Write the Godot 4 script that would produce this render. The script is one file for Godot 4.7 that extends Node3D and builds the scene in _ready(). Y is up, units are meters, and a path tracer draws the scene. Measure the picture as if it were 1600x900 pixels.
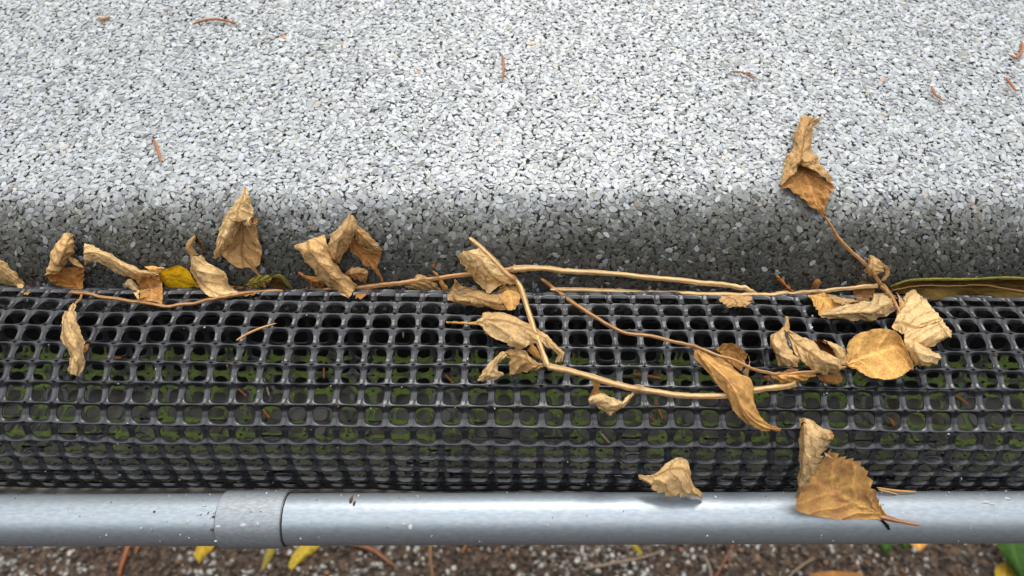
extends Node3D
# A felt roof edge of slate chips, a zinc gutter with a rolled plastic mesh guard, and dead vines lying on it.
# Working lengths are millimetres, turned into metres when vertices are written.

const FOCAL := 1170.0          # lens, in units of a 1600 wide frame
const PITCH := 52.0            # degrees the camera looks down
const GUARD_HEIGHT := 750.0    # height of the guard's axis above the ground

var right := Vector3(1, 0, 0)
var down := Vector3.ZERO
var ahead := Vector3.ZERO
var eye := Vector3.ZERO        # millimetres
var rng := RandomNumberGenerator.new()
var coarse := FastNoiseLite.new()
var fine := FastNoiseLite.new()
var speckle := FastNoiseLite.new()
var taken := {}
var hits := PackedFloat32Array()   # distance of the roof, guard and rim from the lens, by height in the view

var tube_pts := PackedVector2Array()    # guard cross-section, (down, ahead)
var tube_nrm := PackedVector2Array()
var tube_len := 0.0
var tube_rows := 32
var row_zero := 0.0
var roof_pts := PackedVector2Array()
var roof_arc := PackedFloat32Array()
var rim_mid := Vector2(91.0, 295.5)
const RIM_R := 9.9
var M := {}


# ---------- helpers ----------
func at(x: float, v: float, z: float) -> Vector3:
	return (eye + right * x + down * v + ahead * z) * 0.001

func numbered(called: String, parent: Node) -> String:
	var key = str(parent.get_instance_id()) + called
	var n: int = taken.get(key, 0)
	taken[key] = n + 1
	return called if n == 0 else "%s_%03d" % [called, n]

func tag(o: Node, label: String, category: String, group := "", kind := "") -> void:
	if label: o.set_meta("label", label)
	if category: o.set_meta("category", category)
	if group: o.set_meta("group", group)
	if kind: o.set_meta("kind", kind)

func thing(called: String, label: String, category: String, where := Vector3.ZERO, group := "") -> Node3D:
	var o := Node3D.new()
	o.name = numbered(called, self)
	add_child(o)
	o.position = where
	tag(o, label, category, group)
	return o

func put(called: String, mesh: Mesh, mat: Material, parent: Node = self) -> MeshInstance3D:
	var o := MeshInstance3D.new()
	o.name = numbered(called, parent)
	o.mesh = mesh
	if mat: o.material_override = mat
	parent.add_child(o)
	if parent != self: o.position = -parent.position
	return o

func made(v: PackedVector3Array, n: PackedVector3Array, c: PackedColorArray, ix: PackedInt32Array, turned := true) -> ArrayMesh:
	if turned:          # every triangle is wound to face the way its normals point
		for i in range(0, ix.size(), 3):
			var p := v[ix[i]]
			if (v[ix[i + 1]] - p).cross(v[ix[i + 2]] - p).dot(n[ix[i]] + n[ix[i + 1]] + n[ix[i + 2]]) > 0.0:
				var k := ix[i + 1]
				ix[i + 1] = ix[i + 2]
				ix[i + 2] = k
	var a := []
	a.resize(Mesh.ARRAY_MAX)
	a[Mesh.ARRAY_VERTEX] = v
	a[Mesh.ARRAY_NORMAL] = n
	if c.size(): a[Mesh.ARRAY_COLOR] = c
	a[Mesh.ARRAY_INDEX] = ix
	var m := ArrayMesh.new()
	m.add_surface_from_arrays(Mesh.PRIMITIVE_TRIANGLES, a)
	return m

func spline(p: Array, t: float) -> Vector3:
	var n := p.size()
	if n == 1: return p[0]
	var f := clampf(t, 0, 1) * (n - 1)
	var i := mini(int(f), n - 2)
	var u := f - i
	var b: Vector3 = p[i]
	var c: Vector3 = p[i + 1]
	var a: Vector3 = p[i - 1] if i > 0 else b * 2.0 - c
	var d: Vector3 = p[i + 2] if i + 2 < n else c * 2.0 - b
	return b.cubic_interpolate(c, a, d, u)

func tilt(px: float) -> float:      # the guard lies a little askew in its gutter
	return 0.009 * (px - 600.0)

func reach(px: float, py: float) -> float:     # distance of the lying surface seen in that direction
	var y := py
	if py > 440 and py < 765: y = maxf(440.0, py - tilt(px) * smoothstep(440, 470, py))
	var f := clampf(y + 200.0, 0, hits.size() - 2.0)
	var i := int(f)
	return lerpf(hits[i], hits[i + 1], f - i)

func ground_reach(py: float) -> float:
	var m := (py - 450.0) / FOCAL
	return eye.y / (sin(deg_to_rad(PITCH)) + m * cos(deg_to_rad(PITCH)))

# a control point: direction, and millimetres above what lies there ("on" = surface, "soil", or a fixed distance)
func spot(px: float, py: float, h: float, on: float) -> Vector3:
	var z := 0.0
	if on == 0.0: z = reach(px, py) - h
	elif on < 0.0: z = ground_reach(py) - h
	else: z = on - h
	return Vector3((px - 800.0) / FOCAL * z, (py - 450.0) / FOCAL * z, z)

func read_net(text: String, on: float) -> Array:
	var rows := []
	for line in text.split("|"):
		var row := []
		for w in line.strip_edges().split(" ", false):
			var k := w.split_floats(",")
			row.append(spot(k[0], k[1], k[2], on))
		rows.append(row)
	return rows


# ---------- dead leaves ----------
const TONES := {
	"pale": [0.64, 0.44, 0.215], "tan": [0.46, 0.285, 0.125], "inner": [0.37, 0.185, 0.06], "orange": [0.59, 0.325, 0.10],
	"brown": [0.27, 0.13, 0.045], "dark": [0.13, 0.042, 0.012], "yellow": [0.78, 0.45, 0.012], "olive": [0.25, 0.22, 0.05],
	"umber": [0.085, 0.05, 0.010], "mottled": [0.52, 0.285, 0.095], "ochre": [0.38, 0.27, 0.035], "black": [0.008, 0.008, 0.008], "green": [0.04, 0.095, 0.02], "rust": [0.30, 0.10, 0.02],
}
const BACKS := {"pale": "inner", "tan": "brown", "inner": "pale", "orange": "pale", "brown": "tan", "dark": "pale", "yellow": "yellow", "ochre": "ochre",
	"olive": "olive", "umber": "olive", "mottled": "pale", "black": "black", "green": "green", "rust": "rust"}

func leaf_tone(tone: String, p: Vector3, vein: float, hue: Vector2) -> Color:
	var t: Array = TONES[tone]
	var c := Color(t[0] * hue.x, t[1] * hue.x * hue.y, t[2] * hue.x * hue.y * hue.y)
	var a := coarse.get_noise_3dv(p * 2.3)
	var b := fine.get_noise_3dv(p * 2.0)
	var k := 1.0 + 0.30 * a + 0.16 * b
	var s := smoothstep(0.10, 0.42, speckle.get_noise_3dv(p * 1.3) + 0.35 * b)
	if tone == "mottled":
		s = smoothstep(-0.02, 0.32, coarse.get_noise_3dv(p * 0.9) + 0.35 * a + 0.3 * b)
		c = c.lerp(Color(0.24, 0.11, 0.05), 0.62 * s)
	else:
		c = c.lerp(c * Color(0.60, 0.48, 0.38), 0.5 * s)
	if tone in ["pale", "tan"]: c = c.lerp(c * Color(0.42, 0.32, 0.23), 0.85 * vein)
	else: c = c.lerp(c * 1.6, 0.75 * vein)
	return Color(c.r * k, c.g * k, c.b * k)

# one sheet of a leaf: a net of control points, wrinkled and veined, with two faces and real thickness
func add_sheet(v: PackedVector3Array, n: PackedVector3Array, c: PackedColorArray, ix: PackedInt32Array, tone: String, rib: float, net: Array, wrinkle: float, teeth: int, on: float, hue: Vector2) -> void:
	var lo: Vector3 = net[0][0]
	var hi := lo
	for row in net:
		for p in row:
			lo = lo.min(p)
			hi = hi.max(p)
	var big := maxf(hi.x - lo.x, hi.y - lo.y)
	var nv := clampi(int(big * 2.5), 14, 64)
	var nu := clampi(int(big * 1.9), 12, 48)
	# ragged or toothed margins
	var cut := []
	for j in nv + 1:
		var u := float(j) / nv
		var side := []
		for e in 2:
			var row: Array = net[clampi(int(u * net.size()), 0, net.size() - 1)]
			var wide := maxf((row[0] as Vector3).distance_to(row[row.size() - 1]), 1.5)
			var q := fposmod(u * teeth, 1.0) if teeth > 0 and e == 1 else 0.0
			var bite := (1.6 * q + 0.45 * (0.5 + 0.5 * fine.get_noise_2d(u * big * 1.6 + net.size() * 7.0, e * 30.0 + big))) / wide
			side.append(clampf(bite, 0.0, 0.22))
		cut.append(side)
	var g := []                      # along, then across
	for i in nu + 1: g.append([])
	for j in nv + 1:
		for i in nu + 1:
			var s := lerpf(cut[j][0], 1.0 - cut[j][1], float(i) / nu)
			var col := []
			for row in net: col.append(spline(row, s))
			g[i].append(spline(col, float(j) / nv))
	var way := 0.0
	for i in nu + 1:
		for j in nv + 1: way += grid_normal(g, i, j, nu, nv).z
	var sgn := -1.0 if way > 0 else 1.0
	var veins := []
	var out := []
	for i in nu + 1:
		var line := []
		var vl := PackedFloat32Array()
		for j in nv + 1:
			var s := float(i) / nu
			var u := float(j) / nv
			var nn := grid_normal(g, i, j, nu, nv)
			var p: Vector3 = g[i][j]
			var vein := 0.0
			var puff := 0.0
			if rib >= 0.0:
				var d := absf(s - rib)
				vein = exp(-pow(d / 0.045, 2))
				var ph := fposmod(u * 4.0 - d * 2.2 + 0.25 * coarse.get_noise_3dv(p), 1.0) - 0.5
				vein = maxf(vein, 0.8 * exp(-pow(ph / 0.065, 2)) * smoothstep(0.0, 0.08, d + 0.03))
				puff = 0.24 * cos(TAU * (ph + 0.5)) * smoothstep(0.02, 0.2, d)
			vl.append(vein)
			var crease := 0.22 - absf(coarse.get_noise_3dv(p * 1.1 + Vector3(31, 7, 3)))
			var w := 0.42 * coarse.get_noise_3dv(p * 1.2) + 0.70 * crease + 0.20 * fine.get_noise_3dv(p * 1.0) + 0.13 * speckle.get_noise_3dv(p * 2.2)
			var r: Vector3 = p + nn * (w * wrinkle - puff * sgn + 0.34 * vein * sgn)
			if on == 0.0:
				var most := reach(800.0 + FOCAL * r.x / r.z, 450.0 + FOCAL * r.y / r.z) - 0.35
				if r.z > most: r *= most / r.z
			line.append(r)
		out.append(line)
		veins.append(vl)
	var base := v.size()
	var turn := 0.0
	var nrm := []
	for i in nu + 1:
		var line := []
		for j in nv + 1:
			var nn := grid_normal(out, i, j, nu, nv)
			line.append(nn)
			turn += nn.z
		nrm.append(line)
	var sg := -1.0 if turn > 0 else 1.0       # the first face looks towards the viewer's side
	for face in 2:
		var fs := sg if face == 0 else -sg
		var tn: String = tone if face == 0 else BACKS[tone]
		for i in nu + 1:
			for j in nv + 1:
				var nn: Vector3 = nrm[i][j] * fs
				var p: Vector3 = out[i][j] + nn * 0.055
				v.append(at(p.x, p.y, p.z))
				n.append(right * nn.x + down * nn.y + ahead * nn.z)
				c.append(leaf_tone(tn, out[i][j], veins[i][j], hue))
	var per := (nu + 1) * (nv + 1)
	for face in 2:
		var b := base + face * per
		var flip := (sg > 0) == (face == 0)
		for i in nu:
			for j in nv:
				var q := [b + i * (nv + 1) + j, b + (i + 1) * (nv + 1) + j, b + (i + 1) * (nv + 1) + j + 1, b + i * (nv + 1) + j + 1]
				if flip: ix.append_array(PackedInt32Array([q[0], q[2], q[1], q[0], q[3], q[2]]))
				else: ix.append_array(PackedInt32Array([q[0], q[1], q[2], q[0], q[2], q[3]]))
	for j in nv:
		for e in [0, nu]:
			var k0: int = base + e * (nv + 1) + j
			ix.append_array(PackedInt32Array([k0, k0 + 1, k0 + per + 1, k0, k0 + per + 1, k0 + per]))
	for i in nu:
		for e in [0, nv]:
			var k0: int = base + i * (nv + 1) + e
			var k1: int = k0 + nv + 1
			ix.append_array(PackedInt32Array([k0, k1, k1 + per, k0, k1 + per, k0 + per]))

func grid_normal(g: Array, i: int, j: int, nu: int, nv: int) -> Vector3:
	var a: Vector3 = g[mini(i + 1, nu)][j] - g[maxi(i - 1, 0)][j]
	var b: Vector3 = g[i][mini(j + 1, nv)] - g[i][maxi(j - 1, 0)]
	var k := a.cross(b)
	return k.normalized() if k.length() > 1e-7 else Vector3(0, 0, -1)

# sheets: [tone, where the midrib runs across (-1 none), net]
func leaf(parent: Node, called: String, sheets: Array, label := "", category := "", on := 0.0, wrinkle := 1.0, teeth := 0, group := "") -> MeshInstance3D:
	var v := PackedVector3Array()
	var n := PackedVector3Array()
	var c := PackedColorArray()
	var ix := PackedInt32Array()
	var hue := Vector2(rng.randf_range(0.82, 1.1), rng.randf_range(0.93, 1.06))
	for s in sheets:
		add_sheet(v, n, c, ix, s[0], s[1], read_net(s[2], on), wrinkle, teeth, on, hue)
	# the object's own place is its middle
	var mid := Vector3.ZERO
	for p in v: mid += p
	mid /= v.size()
	for i in v.size(): v[i] -= mid
	var o := put(called, made(v, n, c, ix), M.leaf, parent)
	o.position += mid
	tag(o, label, category, group)
	return o

# a curled-in end: a scroll of leaf round an axis
func scroll(px: float, py: float, h: float, r: float, ax: float, ay: float, ah: float, turns := 1.5) -> String:
	var lines := PackedStringArray()
	for k in 15:
		var a := TAU * turns * k / 14.0 + 0.6
		var rr := r * (1.0 - 0.55 * k / 14.0)
		var line := PackedStringArray()
		for e in 3:
			var f := e / 2.0
			line.append("%.2f,%.2f,%.2f" % [px + ax * f + rr * cos(a), py + ay * f + rr * sin(a) * 0.9, h + ah * f + rr * 0.12 * sin(a)])
		lines.append(" ".join(line))
	return "|".join(lines)

# ---------- stems, needles, twigs ----------
# text: "x,y,height,half width | ...", half width in view units; nodes: places along it that are swollen
func tube_mesh(text: String, tone: Array, on := 0.0, sides := 16, nodes := [], ridges := 0.10, straight := false) -> Array:
	var pts := []
	var rad := []
	var slim := 0.79 if ridges > 0.0 else 0.72
	for w in text.split("|"):
		var k := w.strip_edges().split_floats(",")
		var p := spot(k[0], k[1], k[2], on)
		pts.append(p)
		rad.append(Vector3(k[3] * slim * p.z / FOCAL, 0, 0))
	var total := 0.0
	for i in pts.size() - 1: total += (pts[i] as Vector3).distance_to(pts[i + 1])
	var ns := clampi(int(total / 0.9), 6, 420)
	var v := PackedVector3Array()
	var n := PackedVector3Array()
	var c := PackedColorArray()
	var ix := PackedInt32Array()
	var across := Vector3.ZERO
	for i in ns + 1:
		var t := float(i) / ns
		var p := spline(pts, t)
		var d := (spline(pts, minf(t + 0.01, 1.0)) - spline(pts, maxf(t - 0.01, 0.0))).normalized()
		var rr := spline(rad, t).x
		var knot := 0.0
		for q in nodes: knot = maxf(knot, exp(-pow((t - q) * total / 1.3, 2)))
		rr *= 1.0 + 0.5 * knot
		if not straight:
			p += Vector3(0, 1, 0) * coarse.get_noise_1d(t * total * 0.6 + 40.0) * 0.5
			rr *= 1.0 + 0.16 * fine.get_noise_1d(t * total * 0.7) + 0.14 * coarse.get_noise_1d(t * total * 0.5 + 9.0)
		var e := 1.0
		if i == 0 or i == ns: e = 0.35
		if across == Vector3.ZERO: across = d.cross(Vector3(0, 0, 1)).normalized()
		across = (across - d * across.dot(d)).normalized()
		var up := d.cross(across)
		for k in sides:
			var a := TAU * k / sides
			var r3 := rr * e * (1.0 + ridges * cos(a * 4.0 + t * 3.0))
			var o := (across * cos(a) + up * sin(a))
			var q := p + o * r3
			v.append(at(q.x, q.y, q.z))
			n.append(right * o.x + down * o.y + ahead * o.z)
			var kk := 1.0 + 0.22 * fine.get_noise_2d(t * total * 1.2, k * 7.0) + 0.38 * coarse.get_noise_2d(t * total * 0.5, k * 1.7)
			kk *= 1.0 - 0.42 * knot
			kk *= 0.78 + 0.34 * cos(a * 4.0 + t * 3.0 + fine.get_noise_1d(t * total * 0.5)) if ridges > 0.0 else 1.0
			c.append(Color(tone[0] * kk, tone[1] * kk * (1.0 - 0.10 * absf(kk - 1.0)), tone[2] * kk))
	for i in ns:
		for k in sides:
			var a := i * sides + k
			var b := i * sides + (k + 1) % sides
			ix.append_array(PackedInt32Array([a, b, b + sides, a, b + sides, a + sides]))
	for end in 2:
		var p0: Vector3 = spline(pts, float(end))
		var m := v.size()
		v.append(at(p0.x, p0.y, p0.z))
		var dn := (spline(pts, 0.02) - spline(pts, 0.0)) if end == 0 else (spline(pts, 0.98) - spline(pts, 1.0))
		dn = -dn.normalized()
		n.append(right * dn.x + down * dn.y + ahead * dn.z)
		c.append(Color(tone[0] * 0.7, tone[1] * 0.6, tone[2] * 0.5))
		for k in sides:
			var a := end * ns * sides + k
			var b := end * ns * sides + (k + 1) % sides
			ix.append_array(PackedInt32Array([m, a, b] if end == 0 else [m, b, a]))
	var mid := Vector3.ZERO
	for p in v: mid += p
	mid /= v.size()
	for i in v.size(): v[i] -= mid
	return [made(v, n, c, ix), mid]

func stem(parent: Node, called: String, text: String, tone: Array, label := "", category := "", on := 0.0, nodes := [], group := "", sides := 16, ridges := 0.10) -> MeshInstance3D:
	var r := tube_mesh(text, tone, on, sides, nodes, ridges, category == "needle")
	var o := put(called, r[0], M.stem, parent)
	o.position += r[1]
	tag(o, label, category, group)
	return o


# ---------- the sections of roof, guard and rim ----------
func lay_out() -> void:
	var p := deg_to_rad(PITCH)
	down = Vector3(0, -cos(p), sin(p))
	ahead = Vector3(0, -sin(p), -cos(p))
	eye = Vector3(0, GUARD_HEIGHT, 0) - down * 43.0 - ahead * 330.0
	# guard: a squashed roll
	var ctrl := []
	for q in [[3.0, 321], [5.2, 317], [8.9, 311.7], [13.5, 306.2], [19.2, 301.2], [25.9, 297.2], [32.4, 293.8], [41, 291.3], [48.5, 290], [56.3, 290.6],
			[64, 294.2], [70.6, 299], [76.9, 305.4], [83.0, 313], [86, 322], [84, 338], [76, 352], [62, 364], [48, 369], [32, 368], [18, 361], [8, 349], [2.2, 334]]:
		ctrl.append(Vector3(q[0], q[1], 0))
	var loop := []
	loop.append_array(ctrl)
	var n := ctrl.size()
	var raw := PackedVector2Array()
	for i in n:
		for k in 24:
			var s: Vector3 = (loop[i] as Vector3).cubic_interpolate(loop[(i + 1) % n], loop[(i + n - 1) % n], loop[(i + 2) % n], k / 24.0)
			raw.append(Vector2(s.x, s.y))
	tube_len = 0.0
	for i in raw.size(): tube_len += raw[i].distance_to(raw[(i + 1) % raw.size()])
	tube_rows = roundi(tube_len / 8.0)
	var count := 1024
	var step := tube_len / count
	var got := 0.0
	var j := 0
	for i in count:
		var want := i * step
		while got + raw[j].distance_to(raw[(j + 1) % raw.size()]) < want and j < raw.size() - 1:
			got += raw[j].distance_to(raw[(j + 1) % raw.size()])
			j += 1
		var seg := raw[j].distance_to(raw[(j + 1) % raw.size()])
		tube_pts.append(raw[j].lerp(raw[(j + 1) % raw.size()], clampf((want - got) / maxf(seg, 1e-6), 0, 1)))
	for i in count:
		var d := (tube_pts[(i + 6) % count] - tube_pts[(i + count - 6) % count]).normalized()
		var o := Vector2(d.y, -d.x)
		if o.dot(tube_pts[i] - Vector2(43, 330)) < 0: o = -o
		tube_nrm.append(o)
	for i in count:
		if tube_pts[i].x > 37.8 and tube_pts[i].y < 300:
			row_zero = i * step
			break
	# roof: nearly flat, then bent down over the edge
	var start := Vector2(-160.0 / FOCAL * 331.0, 331.0)
	var up := PackedVector2Array()
	var q := start
	for i in 260:
		var a := deg_to_rad(4.0)
		q += Vector2(-sin(p + a), cos(p + a))
		up.append(q)
	up.reverse()
	roof_pts = up
	roof_pts.append(start)
	q = start
	for i in 64:
		var s := float(i)
		var a := deg_to_rad(4.0 + 40.0 * smoothstep(0.0, 13.0, s) + 12.0 * smoothstep(13.0, 34.0, s) + 22.0 * smoothstep(34.0, 56.0, s))
		q -= Vector2(-sin(p + a), cos(p + a))
		roof_pts.append(q)
	# what a ray meets first
	for k in 1140:
		var m := (k - 200 - 450.0) / FOCAL
		var best := 1e9
		for i in tube_pts.size():
			best = minf(best, crossing(tube_pts[i], tube_pts[(i + 1) % count], m) - 1.8)
		for i in roof_pts.size() - 1:
			best = minf(best, crossing(roof_pts[i], roof_pts[i + 1], m) - 1.5)
		for i in 48:
			var a0 := TAU * i / 48.0
			var a1 := TAU * (i + 1) / 48.0
			best = minf(best, crossing(rim_mid + Vector2(cos(a0), sin(a0)) * RIM_R, rim_mid + Vector2(cos(a1), sin(a1)) * RIM_R, m))
		if best > 1e8: best = hits[k - 1] if k > 0 else 500.0
		hits.append(best)

func crossing(a: Vector2, b: Vector2, m: float) -> float:
	var fa := a.x - m * a.y
	var fb := b.x - m * b.y
	if (fa > 0) == (fb > 0): return 1e9
	return lerpf(a.y, b.y, fa / (fa - fb))

func tube_at(arc: float, h: float) -> Array:
	var f := fposmod(arc / tube_len, 1.0) * tube_pts.size()
	var i := int(f) % tube_pts.size()
	var k := (i + 1) % tube_pts.size()
	var u := f - floorf(f)
	var o := tube_nrm[i].lerp(tube_nrm[k], u).normalized()
	return [tube_pts[i].lerp(tube_pts[k], u) + o * h, o]


# ---------- the guard: one moulded sheet of plastic, rolled up ----------
func cell_template(hx: float, hy: float, inside: bool) -> Array:
	var K := 24
	var rings := []     # [blend 0 border .. 1 hole edge, size of hole, height]
	if inside: rings = [[0.0, 1.0, 9.0], [0.45, 1.0, 0.9], [0.8, 1.0, 0.55], [1.0, 1.0, 0.0], [1.0, 1.0, -0.8]]
	else: rings = [[0.0, 1.0, 9.0], [0.3, 1.0, 0.93], [0.6, 1.0, 0.72], [0.85, 1.0, 0.35], [1.0, 1.0, -0.10], [1.0, 0.955, -0.42], [1.0, 0.97, -0.62], [0.5, 1.0, -0.78], [0.0, 1.0, -0.75]]
	var pos := PackedVector3Array()
	for r in rings.size():
		for k in K:
			var a := TAU * (k + 0.5) / K
			var c := cos(a)
			var s := sin(a)
			var e := 2.0 / 2.75
			var hole := Vector2(signf(c) * pow(absf(c), e) * hx, signf(s) * pow(absf(s), e) * hy)
			var out := hole * (1.0 / maxf(absf(hole.x) / 5.0, absf(hole.y) / 4.0))
			var b := lerpf(0.0, 1.0, rings[r][0])
			var q := out.lerp(hole * rings[r][1], b)
			var h: float = rings[r][2]
			var side := smoothstep(0.60, 0.96, absf(out.y) / 4.0)
			var top := lerpf(-0.28, 1.0, side)
			if h > 5.0: h = top
			elif h > 0.0: h = top * h
			pos.append(Vector3(q.x, q.y, h))
	var nrm := PackedVector3Array()
	nrm.resize(pos.size())
	var ix := PackedInt32Array()
	for r in rings.size() - 1:
		for k in K:
			var a := r * K + k
			var b := r * K + (k + 1) % K
			ix.append_array(PackedInt32Array([a, a + K, b + K, a, b + K, b]))
	for i in range(0, ix.size(), 3):
		var f := (pos[ix[i + 1]] - pos[ix[i]]).cross(pos[ix[i + 2]] - pos[ix[i]])
		for e in 3: nrm[ix[i + e]] += f
	for i in nrm.size():
		var o := nrm[i]
		var r := i / K
		if r == 0 or (not inside and r == rings.size() - 1):
			if absf(pos[i].x) > 4.99: o.x = 0
			if absf(pos[i].y) > 3.99: o.y = 0
		nrm[i] = o.normalized()
	if nrm[0].z < 0:
		for i in nrm.size(): nrm[i] = -nrm[i]
	return [pos, nrm, ix]

func guard() -> void:
	var g := thing("gutter_guard", "rolled black plastic mesh tube filling the gutter between roof edge and metal rim", "gutter guard", Vector3(0, GUARD_HEIGHT * 0.001, 0))
	var t := cell_template(3.90, 3.40, false)
	var pos: PackedVector3Array = t[0]
	var nrm: PackedVector3Array = t[1]
	var tix: PackedInt32Array = t[2]
	var pitch_a := tube_len / tube_rows
	var v := PackedVector3Array()
	var n := PackedVector3Array()
	var c := PackedColorArray()
	var ix := PackedInt32Array()
	for row in tube_rows:
		for col in range(-37, 37):
			var base := v.size()
			for i in pos.size():
				var q := pos[i]
				var x := (col + 0.5) * 10.0 + 1.6 + q.x
				var a := row_zero + (row + 0.5) * pitch_a + q.y * pitch_a / 8.0
				var w := guard_warp(x, a)
				var k := tube_at(a + w.y, q.z * (1.0 + 0.25 * fine.get_noise_2d(x * 0.6, a * 0.6)) + w.z)
				var s: Vector2 = k[0]
				var o: Vector2 = k[1]
				v.append(at(x + w.x, s.x + 0.009 * (x + 45.0), s.y))
				var m := nrm[i]
				var tan2 := Vector2(-o.y, o.x)
				if tan2.dot(tube_at(a + 0.5, 0)[0] - tube_at(a - 0.5, 0)[0]) < 0: tan2 = -tan2
				var e := Vector2(m.y * tan2.x + m.z * o.x, m.y * tan2.y + m.z * o.y)
				n.append((right * m.x + down * e.x + ahead * e.y).normalized())
				var dust := smoothstep(0.05, 0.45, coarse.get_noise_2d(x * 0.9, a * 1.4) + 0.5 * fine.get_noise_2d(x * 1.5, a * 3.0))
				c.append(Color(0.009, 0.010, 0.013).lerp(Color(0.042, 0.044, 0.051), 0.45 * dust))
			for i in tix.size(): ix.append(base + tix[i])
	put("lattice", made(v, n, c, wound(v, n, ix), false), M.plastic, g)
	# grit, flakes and crumbs caught on the strands
	var gm := MultiMesh.new()
	gm.transform_format = MultiMesh.TRANSFORM_3D
	gm.use_colors = true
	gm.mesh = chip_mesh(55)
	gm.instance_count = 420
	for i in 420:
		var x := rng.randf_range(-320, 320)
		var a := row_zero + (rng.randi_range(-7, 6)) * pitch_a + rng.randfn(0, 0.5)
		if rng.randf() < 0.35:
			x = roundf((x - 1.6) / 10.0) * 10.0 + 1.6 + rng.randfn(0, 0.5)
			a += rng.randf_range(-4, 4)
		var w := guard_warp(x, a)
		var k := tube_at(a + w.y, 0.75 + w.z)
		var sp: Vector2 = k[0]
		var size := rng.randf_range(0.35, 1.1) * 0.001
		var b := Basis.from_euler(Vector3(rng.randf() * TAU, rng.randf() * TAU, rng.randf() * TAU)) * Basis.from_scale(Vector3(size, size * 0.4, size * rng.randf_range(0.5, 1.0)))
		gm.set_instance_transform(i, Transform3D(b, at(x + w.x, sp.x + 0.009 * (x + 45.0), sp.y) - g.position))
		var q := rng.randf_range(0.12, 0.55)
		gm.set_instance_color(i, Color(q, q * 0.98, q * 0.92) if rng.randf() < 0.7 else Color(q * 0.6, q * 0.32, q * 0.14))
	var gi := MultiMeshInstance3D.new()
	gi.name = "grit"
	gi.multimesh = gm
	gi.material_override = M.felt
	gi.set_meta("kind", "stuff")
	g.add_child(gi)
	# moss grown over the inside of the lowest rows
	t = cell_template(3.25, 2.7, true)
	pos = t[0]
	nrm = t[1]
	tix = t[2]
	v = PackedVector3Array()
	n = PackedVector3Array()
	c = PackedColorArray()
	ix = PackedInt32Array()
	for row in tube_rows:
		var mid: Vector2 = tube_at(row_zero + (row + 0.5) * pitch_a, 0)[0]
		if mid.y < 322 or mid.x < 27: continue
		for col in range(-37, 37):
			var base := v.size()
			var bare := coarse.get_noise_2d(col * 2.6, row * 3.1 + 70.0) > 0.28
			if bare: continue
			for i in pos.size():
				var q := pos[i]
				var x := (col + 0.5) * 10.0 + 1.6 + q.x
				var a := row_zero + (row + 0.5) * pitch_a + q.y * pitch_a / 8.0
				var w := guard_warp(x, a)
				var lump := 0.5 * fine.get_noise_2d(x * 1.6, a * 1.6)
				var k := tube_at(a + w.y + 0.5 * fine.get_noise_2d(a * 1.1, x * 1.1), -(0.95 + q.z * 0.9 + lump * 0.8) + w.z)
				var s: Vector2 = k[0]
				var o: Vector2 = k[1]
				v.append(at(x + w.x + lump, s.x + 0.009 * (x + 45.0), s.y))
				var m := nrm[i] + Vector3(fine.get_noise_2d(x * 5.0, a * 5.0), fine.get_noise_2d(x * 5.0 + 90.0, a * 5.0), 0) * 0.7
				n.append((right * m.x - (down * o.x + ahead * o.y) * m.z).normalized())
				var gk := smoothstep(-0.30, 0.12, coarse.get_noise_2d(x * 0.55 + 300.0, a * 0.9))
				var kk := 1.0 + 0.45 * fine.get_noise_2d(x * 2.5, a * 2.5)
				c.append(Color(0.055 * kk, 0.056 * kk, 0.045 * kk).lerp(Color(0.12 * kk, 0.172 * kk, 0.036 * kk), gk * smoothstep(84.0, 66.0, s.x)))
			for i in range(0, tix.size(), 3):
				ix.append(base + tix[i])
				ix.append(base + tix[i + 2])
				ix.append(base + tix[i + 1])
	var o2 := put("moss", made(v, n, c, wound(v, n, ix), false), M.moss, g)
	o2.set_meta("kind", "stuff")

func wound(v: PackedVector3Array, n: PackedVector3Array, ix: PackedInt32Array) -> PackedInt32Array:
	var wrong := 0
	for i in range(0, 900, 3):
		var p := v[ix[i]]
		wrong += 1 if (v[ix[i + 1]] - p).cross(v[ix[i + 2]] - p).dot(n[ix[i]] + n[ix[i + 1]] + n[ix[i + 2]]) > 0.0 else -1
	if wrong > 0: ix.reverse()
	return ix

func guard_warp(x: float, a: float) -> Vector3:
	return Vector3(1.1 * coarse.get_noise_2d(x * 0.16, a * 0.30), 0.7 * coarse.get_noise_2d(x * 0.10 + 500.0, a * 0.22), 1.0 * coarse.get_noise_2d(x * 0.09 + 900.0, a * 0.14))


# ---------- roof ----------
func roof_at(s: float) -> Array:      # s in mm from the upslope end
	var f := clampf(s, 0, roof_pts.size() - 1.001)
	var i := int(f)
	var d := (roof_pts[mini(i + 2, roof_pts.size() - 1)] - roof_pts[maxi(i - 1, 0)]).normalized()
	return [roof_pts[i].lerp(roof_pts[mini(i + 1, roof_pts.size() - 1)], f - i), d]

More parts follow.
